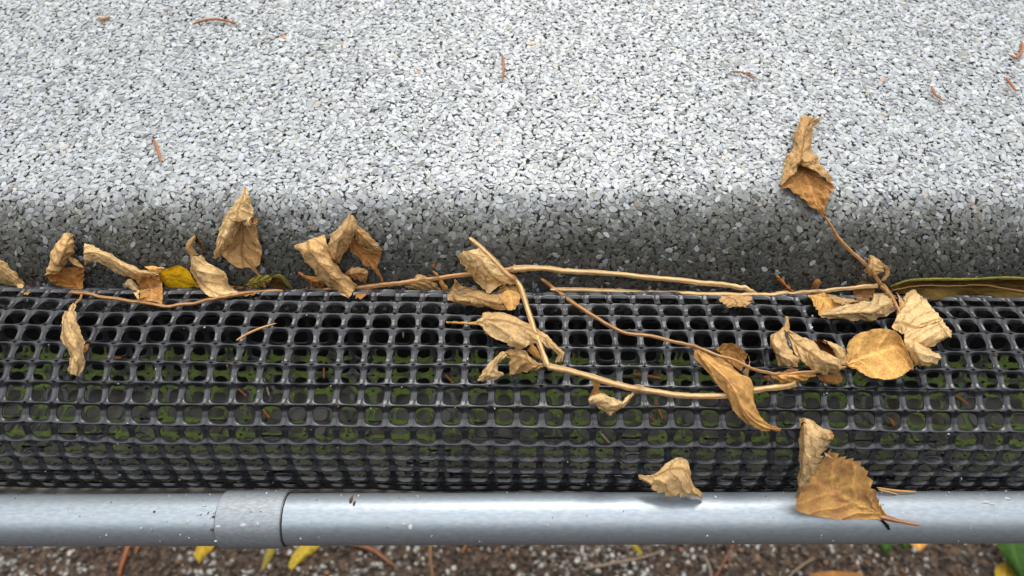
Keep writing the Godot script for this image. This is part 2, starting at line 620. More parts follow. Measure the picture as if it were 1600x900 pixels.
func chip_mesh(seed_: int) -> ArrayMesh:
	var r := RandomNumberGenerator.new()
	r.seed = seed_
	var K := 9
	var v := PackedVector3Array()
	var st := SurfaceTool.new()
	st.begin(Mesh.PRIMITIVE_TRIANGLES)
	st.set_smooth_group(-1)
	var prof := []
	for k in K: prof.append(1.0 + r.randf_range(-0.13, 0.10))
	var ring := func(sz: float, y: float) -> PackedVector3Array:
		var o := PackedVector3Array()
		for k in K:
			var a := TAU * k / K
			o.append(Vector3(cos(a) * 0.5 * prof[k] * sz, y, sin(a) * 0.5 * prof[k] * sz))
		return o
	var r0: PackedVector3Array = ring.call(0.80, -0.5)
	var r1: PackedVector3Array = ring.call(1.0, 0.0)
	var r2: PackedVector3Array = ring.call(0.86, 0.42)
	var top := Vector3(r.randf_range(-0.05, 0.05), 0.5, r.randf_range(-0.05, 0.05))
	for k in K:
		var j := (k + 1) % K
		for t in [[r0[k], r1[k], r1[j]], [r0[k], r1[j], r0[j]], [r1[k], r2[k], r2[j]], [r1[k], r2[j], r1[j]], [r2[k], top, r2[j]]]:
			var f: Vector3 = (t[1] - t[0]).cross(t[2] - t[0])
			if f.dot(t[0] + t[1] + t[2]) > 0: t = [t[0], t[2], t[1]]
			for p in t: st.add_vertex(p)
	st.generate_normals()
	return st.commit()

func chip_colour() -> Color:
	var k := rng.randf_range(0.28, 0.47) if rng.randf() < 0.84 else rng.randf_range(0.17, 0.28)
	var t := rng.randf()
	if t < 0.0007: return Color(0.42, 0.19, 0.08)
	if t < 0.010: return Color(k * 1.08, k * 0.95, k * 0.76)
	if t < 0.20: return Color(k * 0.93, k * 0.99, k * 1.07)
	if t < 0.32: return Color(k * 0.93, k * 1.0, k * 0.94)
	return Color(k * 0.97, k, k * 1.01)

func roof() -> void:
	var g := thing("roof", "felt roof edge covered in grey slate chips, bent down above the gutter", "roof", at(0, roof_pts[261].x, roof_pts[261].y))
	# felt body
	var v := PackedVector3Array()
	var n := PackedVector3Array()
	var c := PackedColorArray()
	var ix := PackedInt32Array()
	var W := 380.0
	var rows := range(0, roof_pts.size(), 3)
	var cols := 126
	for i in rows:
		var k := roof_at(i)
		var s: Vector2 = k[0]
		var d: Vector2 = k[1]
		var o := Vector2(d.y, -d.x)
		if o.y > 0: o = -o
		for j in cols + 1:
			var x := lerpf(-W, W, float(j) / cols)
			v.append(at(x, s.x, s.y))
			n.append((down * o.x + ahead * o.y).normalized())
			var q := 1.0 + 0.5 * fine.get_noise_2d(x * 0.8, i * 0.8)
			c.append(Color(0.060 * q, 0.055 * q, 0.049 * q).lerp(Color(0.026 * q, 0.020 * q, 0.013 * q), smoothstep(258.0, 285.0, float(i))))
	for i in rows.size() - 1:
		for j in cols:
			var a := i * (cols + 1) + j
			ix.append_array(PackedInt32Array([a, a + 1, a + cols + 2, a, a + cols + 2, a + cols + 1]))
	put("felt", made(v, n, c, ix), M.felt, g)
	# timber under the felt
	var box := BoxMesh.new()
	box.size = Vector3(0.76, 0.09, 0.02)
	var tip := at(0, roof_pts[324].x, roof_pts[324].y)
	var fa := put("fascia_board", box, M.timber, g)
	fa.position = Vector3(0, tip.y - 0.03, tip.z - 0.034) - g.position
	# slate chips: two loose layers
	var list := []
	var S := float(roof_pts.size() - 3)
	for layer in 2:
		var step_x := 2.3
		var step_s := 1.75
		var s := 2.0
		while s < S:
			var x := -W + 2.0
			while x < W - 2.0:
				var px := x + rng.randf_range(-1.1, 1.1)
				var ps := clampf(s + rng.randf_range(-0.8, 0.8), 0.0, S)
				var lx := rng.randf_range(2.2, 4.3)
				var lz := lx * rng.randf_range(0.42, 0.78)
				if rng.randf() < 0.12:
					lx *= 0.6
					lz *= 0.6
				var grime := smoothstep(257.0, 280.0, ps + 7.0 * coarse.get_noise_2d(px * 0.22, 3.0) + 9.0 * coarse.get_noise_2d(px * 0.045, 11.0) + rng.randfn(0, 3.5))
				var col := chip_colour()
				var damp_shade := smoothstep(266.0, 302.0, ps + 8.0 * coarse.get_noise_2d(px * 0.1, 40.0) + rng.randfn(0, 3.0))
				var band_dim := lerpf(0.33, 0.085, damp_shade)
				col = col.lerp(Color(col.r * band_dim * 1.03, col.g * band_dim, col.b * band_dim * 0.82), grime * (0.96 if rng.randf() < 0.94 else 0.45))  # the slope's grime and its shade together, painted into the chip colour
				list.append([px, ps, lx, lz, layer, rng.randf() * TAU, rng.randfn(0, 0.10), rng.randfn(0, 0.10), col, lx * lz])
				x += step_x
			s += step_s
	var xf := []
	for e in list:
		var k := roof_at(e[1])
		var sp: Vector2 = k[0]
		var d: Vector2 = k[1]
		var o := Vector2(d.y, -d.x)
		if o.y > 0: o = -o
		var N := (down * o.x + ahead * o.y).normalized()
		var T := (down * d.x + ahead * d.y).normalized()
		var b := Basis(right, N, right.cross(N))
		b = b * Basis(Vector3.UP, e[5]) * Basis(Vector3.RIGHT, e[6]) * Basis(Vector3.BACK, e[7])
		var th := rng.randf_range(0.36, 0.75)
		b = b * Basis.from_scale(Vector3(e[2], th, e[3]) * 0.001)
		var lift: float = 0.25 + 0.42 * e[4] + rng.randf_range(0, 0.25)
		xf.append(Transform3D(b, at(e[0], sp.x + o.x * lift, sp.y + o.y * lift) - g.position))
	# the largest in view stand as pieces of their own
	var order := range(list.size())
	var show := PackedFloat32Array()
	for i in list.size():
		var e = list[i]
		var sp: Vector2 = roof_at(e[1])[0]
		var px: float = 800.0 + FOCAL * e[0] / sp.y
		var py: float = 450.0 + FOCAL * sp.x / sp.y
		var seen: bool = px > 4 and px < 1596 and py > 4 and py < 425 and e[4] == 1
		show.append(e[9] / (sp.y * sp.y) if seen else 0.0)
	order.sort_custom(func(a, b): return show[a] > show[b])
	var kinds := []
	for i in 6: kinds.append(chip_mesh(100 + i))
	var tones := {}
	var single := {}
	for i in 298:
		var k: int = order[i]
		single[k] = true
		var o := MeshInstance3D.new()
		o.name = numbered("slate_chip", g)
		o.mesh = kinds[i % 6]
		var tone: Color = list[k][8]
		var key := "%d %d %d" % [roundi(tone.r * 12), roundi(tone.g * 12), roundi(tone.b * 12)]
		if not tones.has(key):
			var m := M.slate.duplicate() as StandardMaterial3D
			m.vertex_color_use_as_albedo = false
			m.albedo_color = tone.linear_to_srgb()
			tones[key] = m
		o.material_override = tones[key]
		o.transform = xf[k]
		g.add_child(o)
	var mm := MultiMesh.new()
	mm.transform_format = MultiMesh.TRANSFORM_3D
	mm.use_colors = true
	mm.mesh = kinds[0]
	mm.instance_count = list.size() - 298
	var w := 0
	for i in list.size():
		if single.has(i): continue
		mm.set_instance_transform(w, xf[i])
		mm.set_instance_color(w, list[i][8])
		w += 1
	var mi := MultiMeshInstance3D.new()
	mi.name = "slate_chips"
	mi.multimesh = mm
	mi.material_override = M.slate
	mi.set_meta("kind", "stuff")
	g.add_child(mi)


# ---------- gutter ----------
func pipe(x0: float, x1: float, r: float, rough: float, cap := true) -> ArrayMesh:
	var st := PackedFloat32Array([x0, x0 + 0.5])
	var x := x0 + 0.5
	while x < x1 - 4.0:
		x += 3.0
		st.append(x)
	st.append(x1 - 0.5)
	st.append(x1)
	var v := PackedVector3Array()
	var n := PackedVector3Array()
	var ix := PackedInt32Array()
	var K := 56
	for i in st.size():
		var edge := 0.5 if (i == 0 or i == st.size() - 1) else 0.0
		for k in K:
			var a := TAU * k / K
			var rr := r - edge + rough * (1.6 * coarse.get_noise_2d(st[i] * 0.12, k * 1.4 if k < 28 else (56 - k) * 1.4) + 0.3 * fine.get_noise_2d(st[i] * 0.8, k * 3.0 if k < 28 else (56 - k) * 3.0))
			v.append(at(st[i], rim_mid.x + cos(a) * rr - 0.0031 * st[i], rim_mid.y + sin(a) * rr))
			n.append(down * cos(a) + ahead * sin(a))
	for i in st.size() - 1:
		for k in K:
			var a := i * K + k
			var b := i * K + (k + 1) % K
			ix.append_array(PackedInt32Array([a, b, b + K, a, b + K, a + K]))
	if cap:
		for e in [0, st.size() - 1]:
			var m := v.size()
			for k in K:
				v.append(v[e * K + k])
				n.append(right * (-1.0 if e == 0 else 1.0))
			for k in range(1, K - 1): ix.append_array(PackedInt32Array([m, m + k, m + k + 1] if e > 0 else [m, m + k + 1, m + k]))
	return made(v, n, PackedColorArray(), ix)

func gutter() -> void:
	var g := thing("gutter", "grey zinc half round gutter with rolled front rim and an overlapping joint", "gutter", at(0, rim_mid.x, rim_mid.y))
	put("rim", pipe(-380, -113.9, RIM_R, 0.10), M.zinc, g)
	put("rim", pipe(-113.3, 380, RIM_R, 0.10), M.zinc, g)
	var sl := put("joint_sleeve", pipe(-113.3, -88.6, RIM_R + 1.15, 0.12), M.zinc_dull, g)
	tag(sl, "wider dull sleeve over the joint of the rim", "")
	var gm := MultiMesh.new()
	gm.transform_format = MultiMesh.TRANSFORM_3D
	gm.use_colors = true
	gm.mesh = chip_mesh(56)
	gm.instance_count = 240
	for i in 240:
		var x := rng.randf_range(-320, 320)
		if rng.randf() < 0.16: x = -114.5 - absf(rng.randfn(0, 9.0))
		var a := PI + rng.randf_range(-0.2, 2.4)
		var r := RIM_R + (1.2 if x > -113.3 and x < -88.6 else 0.05)
		var size := rng.randf_range(0.18, 0.62) * 0.001
		var b := Basis.from_euler(Vector3(rng.randf() * TAU, rng.randf() * TAU, rng.randf() * TAU)) * Basis.from_scale(Vector3(size * 1.6, size * 0.5, size))
		gm.set_instance_transform(i, Transform3D(b, at(x, rim_mid.x + cos(a) * r - 0.0031 * x, rim_mid.y + sin(a) * r) - g.position))
		var q := rng.randf_range(0.45, 0.75) if rng.randf() < 0.5 else rng.randf_range(0.05, 0.2)
		gm.set_instance_color(i, Color(q, q * 0.97, q * 0.9))
	var gi := MultiMeshInstance3D.new()
	gi.name = "grime"
	gi.multimesh = gm
	gi.material_override = M.felt
	gi.set_meta("kind", "stuff")
	g.add_child(gi)
	put("joint_seam", pipe(-88.6, -87.7, RIM_R + 0.35, 0.05), M.seam, g)
	# trough, in world section: from inside the rim round the floor and up behind
	var mid := Vector3(0, GUARD_HEIGHT, 0)
	var sec := []
	for i in 41:
		var a := PI * i / 40.0
		var e := 2.0 / 2.5
		sec.append(Vector3(0, -3.0 - 43.5 * pow(absf(sin(a)), e), 51.0 * signf(cos(a)) * pow(absf(cos(a)), e)))
	for i in 6: sec.append(Vector3(0, -3.0 + 4.5 * (i + 1), -51.0 - 0.15 * i))
	var v := PackedVector3Array()
	var n := PackedVector3Array()
	var c := PackedColorArray()
	var ix := PackedInt32Array()
	var cols := 220
	for face in 2:
		for i in sec.size():
			var d: Vector3 = (sec[mini(i + 1, sec.size() - 1)] - sec[maxi(i - 1, 0)]).normalized()
			var o := Vector3(0, -d.z, d.y)
			if o.dot(Vector3(0, 25, 0) - sec[i]) < 0: o = -o
			for j in cols + 1:
				var x := lerpf(-380, 380, float(j) / cols)
				var dirt := 0.9 * coarse.get_noise_2d(x * 0.5, i * 2.5) + 0.6 * fine.get_noise_2d(x * 1.2, i * 5.0)
				var q: Vector3 = mid + sec[i] + Vector3(x, -0.009 * x, 0)
				if face == 0: q += o * dirt * 0.5
				else: q -= o * 1.2
				v.append(q * 0.001)
				n.append(o if face == 0 else -o)
				var k := 1.0 + 0.5 * dirt
				var base := Color(0.32, 0.30, 0.27).lerp(Color(0.13, 0.105, 0.08), smoothstep(0.0, 0.5, dirt))
				c.append(Color(base.r * k, base.g * k, base.b * k).lerp(Color(0.014, 0.014, 0.014), smoothstep(22.0, 26.0, float(i))))  # back wall near black: the shade behind the guard is painted in
	var per := sec.size() * (cols + 1)
	for face in 2:
		for i in sec.size() - 1:
			for j in cols:
				var a := face * per + i * (cols + 1) + j
				if face == 0: ix.append_array(PackedInt32Array([a, a + 1, a + cols + 2, a, a + cols + 2, a + cols + 1]))
				else: ix.append_array(PackedInt32Array([a, a + cols + 2, a + 1, a, a + cols + 1, a + cols + 2]))
	put("trough", made(v, n, c, ix), M.dirt, g)
	# pale flecks stuck to the metal
	for q in [[293, 815, 2.6, 4.2], [340, 823, 4.6, 2.2], [379, 821, 5.4, 3.4], [402, 819, 2.8, 2.8], [338, 845, 3.0, 2.0], [641, 824, 3.6, 5.4], [631, 819, 2.2, 2.4], [166, 836, 1.6, 1.8], [917, 804, 2.6, 3.2],
			[333, 801, 2.0, 2.2], [1118, 776, 2.0, 1.2], [1540, 784, 9.0, 1.8], [1572, 778, 5.0, 1.6], [1548, 787, 6.0, 1.4]]:
		fleck(g, q[0], q[1], q[2], q[3], Color(0.50, 0.51, 0.49))
	for q in [[331, 828, 3.6, 3.0], [240, 800, 2.4, 1.6], [332, 808, 2.4, 2.0], [459, 768, 5.0, 2.6], [548, 782, 3.6, 4.4], [553, 787, 2.6, 3.4]]:
		fleck(g, q[0], q[1], q[2], q[3], Color(0.10, 0.055, 0.035))

func fleck(g: Node3D, px: float, py: float, rx: float, ry: float, col: Color) -> void:
	var p := spot(px, py, 0.25 if px < 335 or px > 437 else 1.5, 0.0)
	var v := PackedVector3Array()
	var n := PackedVector3Array()
	var ix := PackedInt32Array()
	var K := 9
	for r in 3:
		var sz: float = [1.0, 0.75, 0.0][r]
		for k in (K if r < 2 else 1):
			var a := TAU * k / K
			var w := 1.0 + 0.3 * fine.get_noise_2d(px + k * 9.0, py)
			var q := p + Vector3(cos(a) * rx * w * sz, sin(a) * ry * w * sz, 0) * p.z / FOCAL
			var rad := Vector2(q.y - rim_mid.x + 0.0031 * q.x, 0)
			var lift: float = [-0.3, 0.22, 0.3][r] + (1.15 if px > 335 and px < 437 else 0.0)
			q.z = rim_mid.y - sqrt(maxf(pow(RIM_R + lift, 2) - rad.x * rad.x, 1.0))
			v.append(at(q.x, q.y, q.z))
			n.append((-ahead * 1.0 + right * cos(a) * sz * 0.5 + down * sin(a) * sz * 0.5).normalized())
	for k in K:
		var j := (k + 1) % K
		ix.append_array(PackedInt32Array([k, j, K + j, k, K + j, K + k, K + k, K + j, 2 * K]))
	var m := StandardMaterial3D.new()
	m.albedo_color = col.linear_to_srgb()
	m.roughness = 0.85
	put("fleck", made(v, n, PackedColorArray(), ix), m, g)


# ---------- materials ----------
func noise_tex(freq: float, a: Color, b: Color, sd: int, normal := false) -> NoiseTexture2D:
	var t := NoiseTexture2D.new()
	var f := FastNoiseLite.new()
	f.seed = sd
	f.frequency = freq
	f.fractal_octaves = 4
	t.noise = f
	t.width = 512
	t.height = 512
	t.seamless = true
	if normal:
		t.as_normal_map = true
		t.bump_strength = 3.0
	else:
		var r := Gradient.new()
		r.set_color(0, a)
		r.set_color(1, b)
		r.set_offset(0, 0.25)
		r.set_offset(1, 0.75)
		t.color_ramp = r
	return t

func materials() -> void:
	var m := StandardMaterial3D.new()
	m.vertex_color_use_as_albedo = true
	m.roughness = 0.85
	m.metallic_specular = 0.3
	var net := noise_tex(0.022, Color(0.91, 0.87, 0.81), Color(1, 1, 1), 41)
	var cells := net.noise as FastNoiseLite
	cells.noise_type = FastNoiseLite.TYPE_CELLULAR
	cells.cellular_return_type = FastNoiseLite.RETURN_DISTANCE2_SUB
	cells.cellular_jitter = 0.9
	cells.fractal_octaves = 3
	cells.domain_warp_enabled = true
	cells.domain_warp_amplitude = 14.0
	cells.domain_warp_frequency = 0.02
	net.color_ramp.set_offset(0, 0.02)
	net.color_ramp.set_offset(1, 0.42)
	m.albedo_texture = net
	m.cull_mode = BaseMaterial3D.CULL_DISABLED
	m.backlight = Color(0.35, 0.28, 0.16)
	m.normal_enabled = true
	m.normal_texture = noise_tex(0.05, Color.BLACK, Color.WHITE, 5, true)
	m.normal_scale = 0.14
	m.uv1_triplanar = true
	m.uv1_world_triplanar = true
	m.uv1_scale = Vector3.ONE * 70.0
	M.leaf = m
	m = StandardMaterial3D.new()
	m.vertex_color_use_as_albedo = true
	m.roughness = 0.55
	M.stem = m
	m = StandardMaterial3D.new()
	m.vertex_color_use_as_albedo = true
	m.roughness = 0.42
	m.metallic_specular = 0.5
	M.slate = m
	m = StandardMaterial3D.new()
	m.vertex_color_use_as_albedo = true
	m.roughness = 0.95
	M.felt = m
	M.moss = m
	M.dirt = m
	m = StandardMaterial3D.new()
	m.vertex_color_use_as_albedo = true
	m.roughness = 0.40
	m.metallic_specular = 0.62
	m.normal_enabled = true
	m.normal_texture = noise_tex(0.03, Color.BLACK, Color.WHITE, 8, true)
	m.normal_scale = 0.25
	m.uv1_triplanar = true
	m.uv1_world_triplanar = true
	m.uv1_scale = Vector3.ONE * 60.0
	M.plastic = m
	m = StandardMaterial3D.new()
	m.albedo_texture = noise_tex(0.045, Color(0.57, 0.605, 0.635), Color(0.63, 0.66, 0.685), 11)
	m.metallic = 0.58
	m.roughness = 0.46
	m.normal_enabled = true
	m.normal_texture = noise_tex(0.09, Color.BLACK, Color.WHITE, 12, true)
	m.normal_scale = 0.05
	m.uv1_triplanar = true
	m.uv1_world_triplanar = true
	m.uv1_scale = Vector3(9, 30, 30)
	M.zinc = m
	m = m.duplicate()
	m.albedo_texture = noise_tex(0.06, Color(0.53, 0.555, 0.58), Color(0.62, 0.64, 0.655), 13)
	m.metallic = 0.55
	m.roughness = 0.55
	M.zinc_dull = m
	m = StandardMaterial3D.new()
	m.albedo_color = Color(0.10, 0.09, 0.085)
	m.roughness = 0.9
	M.seam = m
	m = StandardMaterial3D.new()
	m.albedo_color = Color(0.30, 0.24, 0.18)
	m.roughness = 0.9
	M.timber = m
	m = StandardMaterial3D.new()
	m.albedo_texture = noise_tex(0.02, Color(0.17, 0.13, 0.10), Color(0.34, 0.27, 0.21), 21)
	m.roughness = 0.95
	m.uv1_triplanar = true
	m.uv1_world_triplanar = true
	m.uv1_scale = Vector3.ONE * 6.0
	M.soil = m
	m = StandardMaterial3D.new()
	m.albedo_texture = noise_tex(0.02, Color(0.20, 0.15, 0.11), Color(0.30, 0.23, 0.17), 31)
	m.roughness = 0.85
	m.uv1_triplanar = true
	m.uv1_world_triplanar = true
	m.uv1_scale = Vector3(6, 0.6, 6)
	M.stain = m


# ---------- the scene ----------
func _ready() -> void:
	lay_out()
	var cam := Camera3D.new()
	cam.name = "camera"
	cam.keep_aspect = Camera3D.KEEP_HEIGHT
	cam.position = eye * 0.001
	cam.rotation_degrees = Vector3(-PITCH, 0, 0)
	cam.near = 0.02
	cam.far = 400.0
	var lens := CameraAttributesPhysical.new()
	lens.frustum_focal_length = 24.0 * FOCAL / 900.0 * 0.14
	lens.frustum_focus_distance = 0.312
	lens.exposure_aperture = 2.0
	cam.attributes = lens
	cam.fov = rad_to_deg(2.0 * atan(450.0 / FOCAL))
	add_child(cam)
	cam.fov = rad_to_deg(2.0 * atan(450.0 / FOCAL))
	var we := WorldEnvironment.new()
	we.name = "world_environment"
	var env := Environment.new()
	env.background_mode = Environment.BG_SKY
	var sky := Sky.new()
	var sm := PanoramaSkyMaterial.new()
	sm.panorama = overcast()
	sm.energy_multiplier = 1.0
	sky.sky_material = sm
	env.sky = sky
	env.tonemap_mode = Environment.TONE_MAPPER_LINEAR
	env.tonemap_exposure = 1.6
	env.sdfgi_enabled = true
	env.ssao_enabled = true
	env.ssil_enabled = true
	we.environment = env
	add_child(we)
	var sun := DirectionalLight3D.new()
	sun.name = "cloud_light"
	sun.light_energy = 0.5
	sun.light_angular_distance = 16.0
	sun.light_color = Color(1.0, 0.985, 0.96)
	sun.shadow_enabled = true
	sun.rotation_degrees = Vector3(-52, 174, 0)
	add_child(sun)

	rng.seed = 7
	coarse.seed = 3
	coarse.frequency = 0.12
	coarse.fractal_octaves = 3
	fine.seed = 4
	fine.frequency = 0.42
	fine.fractal_octaves = 2
	speckle.seed = 5
	speckle.frequency = 0.55
	speckle.fractal_octaves = 3
	materials()
	ground()
	sky_blocker()
	roof()
	gutter()
	guard()
	vine_of_the_left()
	vine_of_the_right()
	vine_of_the_middle()
	loose_leaves()
	needles()

# closed cloud, brightest overhead and where the sun stands behind it beyond the roof
func overcast() -> ImageTexture:
	var w := 256
	var h := 128
	var img := Image.create(w, h, false, Image.FORMAT_RGBF)
	var cloud := FastNoiseLite.new()
	cloud.seed = 12
	cloud.frequency = 1.3
	cloud.fractal_octaves = 4
	var s := Vector3(0.10, sin(deg_to_rad(52)), -cos(deg_to_rad(52))).normalized()
	for y in h:
		var el := PI * (0.5 - (y + 0.5) / h)
		for x in w:
			var az := TAU * ((x + 0.5) / w - 0.5)
			var d := Vector3(sin(az) * cos(el), sin(el), -cos(az) * cos(el))
			if el < 0.0:
				img.set_pixel(x, y, Color(0.07, 0.068, 0.06))
				continue
			var k := (1.0 + 2.0 * d.y) / 3.0
			k *= 0.50 + 1.5 * exp(-pow(d.angle_to(s) / deg_to_rad(58.0), 2.0))
			k *= 1.0 + 0.16 * cloud.get_noise_3dv(d * 2.0)
			img.set_pixel(x, y, Color(0.975, 0.995, 1.02) * k)
	return ImageTexture.create_from_image(img)

# unseen dark boards added behind the viewer to keep the low sky off the gutter's front
func sky_blocker() -> void:
	var g := thing("added_sky_blocker", "added dark brown boards, unseen behind the viewer, blocking low sky light", "sky_blocker", Vector3(0, 0, 1.35))
	var bm := BoxMesh.new()
	bm.size = Vector3(0.145, 2.1, 0.022)
	for i in range(-14, 15):
		var o := put("board", bm, M.stain, g)
		o.position = Vector3(i * 0.15, 1.07, rng.randf_range(-0.003, 0.003))
	var rb := BoxMesh.new()
	rb.size = Vector3(4.35, 0.09, 0.045)
	for y in [0.4, 1.75]:
		var o := put("rail", rb, M.stain, g)
		o.position = Vector3(0, y, 0.04)

func ground() -> void:
	var pl := PlaneMesh.new()
	pl.size = Vector2(300, 300)
	var o := put("ground", pl, M.soil)
	tag(o, "dark bare soil far below the gutter", "", "", "structure")
	# gravel and crumbs of bark strewn on it
	var mm := MultiMesh.new()
	mm.transform_format = MultiMesh.TRANSFORM_3D
	mm.use_colors = true
	mm.mesh = chip_mesh(77)
	var zf := 0.0
	var a := spot(800, 840, 0, -1.0)
	zf = at(a.x, a.y, a.z).z
	var cnt := 62000
	mm.instance_count = cnt
	for i in cnt:
		var x := rng.randf_range(-0.95, 0.95)
		var z := zf + rng.randf_range(-0.22, 0.48)
		var clump := coarse.get_noise_2d(x * 60.0, z * 60.0)
		var white := rng.randf() < 0.20 + 0.45 * clump
		var r := rng.randf_range(2.5, 9.0) if white else rng.randf_range(1.5, 9.0) * rng.randf_range(0.6, 1.2)
		var b := Basis(Vector3.UP, rng.randf() * TAU) * Basis(Vector3.RIGHT, rng.randfn(0, 0.9))
		b = b * Basis.from_scale(Vector3(r, r * rng.randf_range(0.25, 0.8), r * rng.randf_range(0.4, 1.0)) * 0.001)
		mm.set_instance_transform(i, Transform3D(b, Vector3(x, rng.randf_range(-0.001, 0.004), z)))
		var k := rng.randf_range(0.13, 0.48)
		var col := Color(k, k * 0.95, k * 0.86)
		if not white:
			k = rng.randf_range(0.014, 0.10)
			col = Color(k * 1.25, k * 0.95, k * 0.74) if rng.randf() < 0.88 else Color(k * 2.2, k * 1.2, k * 0.7)
		mm.set_instance_color(i, col)
	var mi := MultiMeshInstance3D.new()
	mi.name = "gravel"
	mi.multimesh = mm
	mi.material_override = M.felt
	tag(mi, "pale gravel and brown bark crumbs on the soil below the gutter", "gravel", "", "stuff")
	add_child(mi)
	leaf(self, "fallen_leaf", [["ochre", 0.5, "310,846,6 318,842,9 338,846,5|306,858,6 316,858,8 332,858,5|303,868,5 311,872,7 322,868,4|308,878,3 311,880,4 314,878,3"]], "yellow leaf on the soil below the left end of the joint sleeve", "leaf", -1.0)
	leaf(self, "fallen_leaf", [["ochre", 0.5, "474,842,6 488,840,9 506,844,5|466,856,6 480,858,9 497,856,5|456,868,5 468,874,8 484,868,4|450,884,3 456,890,4 466,882,3"]], "long bright yellow leaf on the soil right of the joint sleeve", "leaf", -1.0)
	leaf(self, "fallen_leaf", [["olive", 0.5, "420,846,5 426,844,6 432,848,4|414,866,5 421,867,7 428,866,4|408,886,3 411,890,4 416,886,3"]], "narrow dull olive leaf on the soil under the joint sleeve", "leaf", -1.0)
	leaf(self, "fallen_leaf", [["ochre", -1.0, "978,842,4 984,841,5 992,844,3|988,856,4 994,855,6 1000,857,3|1000,868,3 1004,870,4 1008,869,3"]], "thin yellow sliver of leaf on soil below the rim's middle", "leaf", -1.0)
	leaf(self, "fallen_leaf", [["orange", 0.5, "1420,846,5 1436,842,7 1452,846,4|1426,854,4 1436,856,7 1446,854,4|1432,860,3 1436,862,4 1440,860,3"]], "small orange leaf on the soil right of a green sprig", "leaf", -1.0)
	leaf(self, "fallen_leaf", [["ochre", 0.5, "1556,884,5 1570,878,8 1586,886,5|1554,898,5 1570,900,8 1590,900,5|1560,914,4 1572,920,5 1584,914,4"]], "yellow leaf on the soil beneath the large green leaf", "leaf", -1.0)
	leaf(self, "green_leaf", [["green", 0.5, "1562,838,25 1580,834,30 1604,838,25|1560,856,25 1584,860,32 1612,858,25|1576,882,22 1592,886,28 1614,882,22|1588,902,16 1598,906,18 1608,902,16"]], "large green leaf growing below the right end of the rim", "leaf", -1.0)
	leaf(self, "green_sprig", [["green", 0.5, "1374,842,16 1386,838,20 1398,844,16|1376,854,16 1384,858,20 1394,856,15|1380,866,12 1383,868,13 1387,866,12"], ["green", 0.5, "1402,840,16 1412,838,20 1424,843,15|1406,850,14 1414,853,18 1422,850,14|1411,858,12 1414,860,12 1417,858,12"]], "pair of small green leaves below the rim under the large brown leaf", "leaf", -1.0)
	leaf(self, "fallen_leaf", [["brown", 0.5, "1262,897,4 1300,892,6 1350,896,4|1268,904,4 1304,908,7 1348,904,4|1290,918,3 1306,922,4 1330,918,3"]], "broad brown leaf flat on the soil at the frame's bottom", "leaf", -1.0)
	stem(self, "twig", "204,842,4,5|198,862,5,5|190,884,4,4|186,900,3,3", [0.28, 0.09, 0.025], "thick rust brown twig on the soil below the rim's left part", "twig", -1.0)
	stem(self, "twig", "219,842,4,3|216,854,5,3|211,866,4,2", [0.28, 0.10, 0.03], "short rust brown twig beside a thicker one on the soil", "twig", -1.0)
	stem(self, "twig", "675,840,4,4|672,866,5,4|676,902,4,3.4", [0.22, 0.10, 0.035], "upright brown twig on the soil left of the rim's middle", "twig", -1.0)
	stem(self, "twig", "540,848,4,5|575,856,6,5|600,872,5,4|617,885,4,3", [0.22, 0.08, 0.025], "curved brown frond stalk on soil right of the long yellow leaf", "twig", -1.0)
	stem(self, "twig", "733,842,4,3|728,852,5,3|722,864,4,2", [0.30, 0.12, 0.03], "short orange brown twig on soil near the upright brown one", "twig", -1.0)
	stem(self, "twig", "912,889,5,3|960,880,6,3|1000,872,5,2.4|1034,862,5,2", [0.25, 0.19, 0.13], "pale grey stalk on soil beside the yellow sliver of leaf", "twig", -1.0)
	stem(self, "twig", "1148,846,4,2|1135,872,5,2.4|1118,902,4,2.4", [0.20, 0.07, 0.03], "slanting dark red twig on soil below the rim's right part", "twig", -1.0)
	stem(self, "twig", "1272,872,4,2|1245,890,5,2|1225,910,4,2", [0.24, 0.17, 0.10], "thin pale stalk on soil left of the broad brown leaf", "twig", -1.0)
	stem(self, "twig", "1100,868,4,3|1108,885,5,3|1112,905,4,3", [0.22, 0.17, 0.12], "short pale stub of stalk on soil left of the dark red twig", "twig", -1.0)


const STRAW := [0.68, 0.44, 0.19]
const RUSSET := [0.46, 0.235, 0.085]

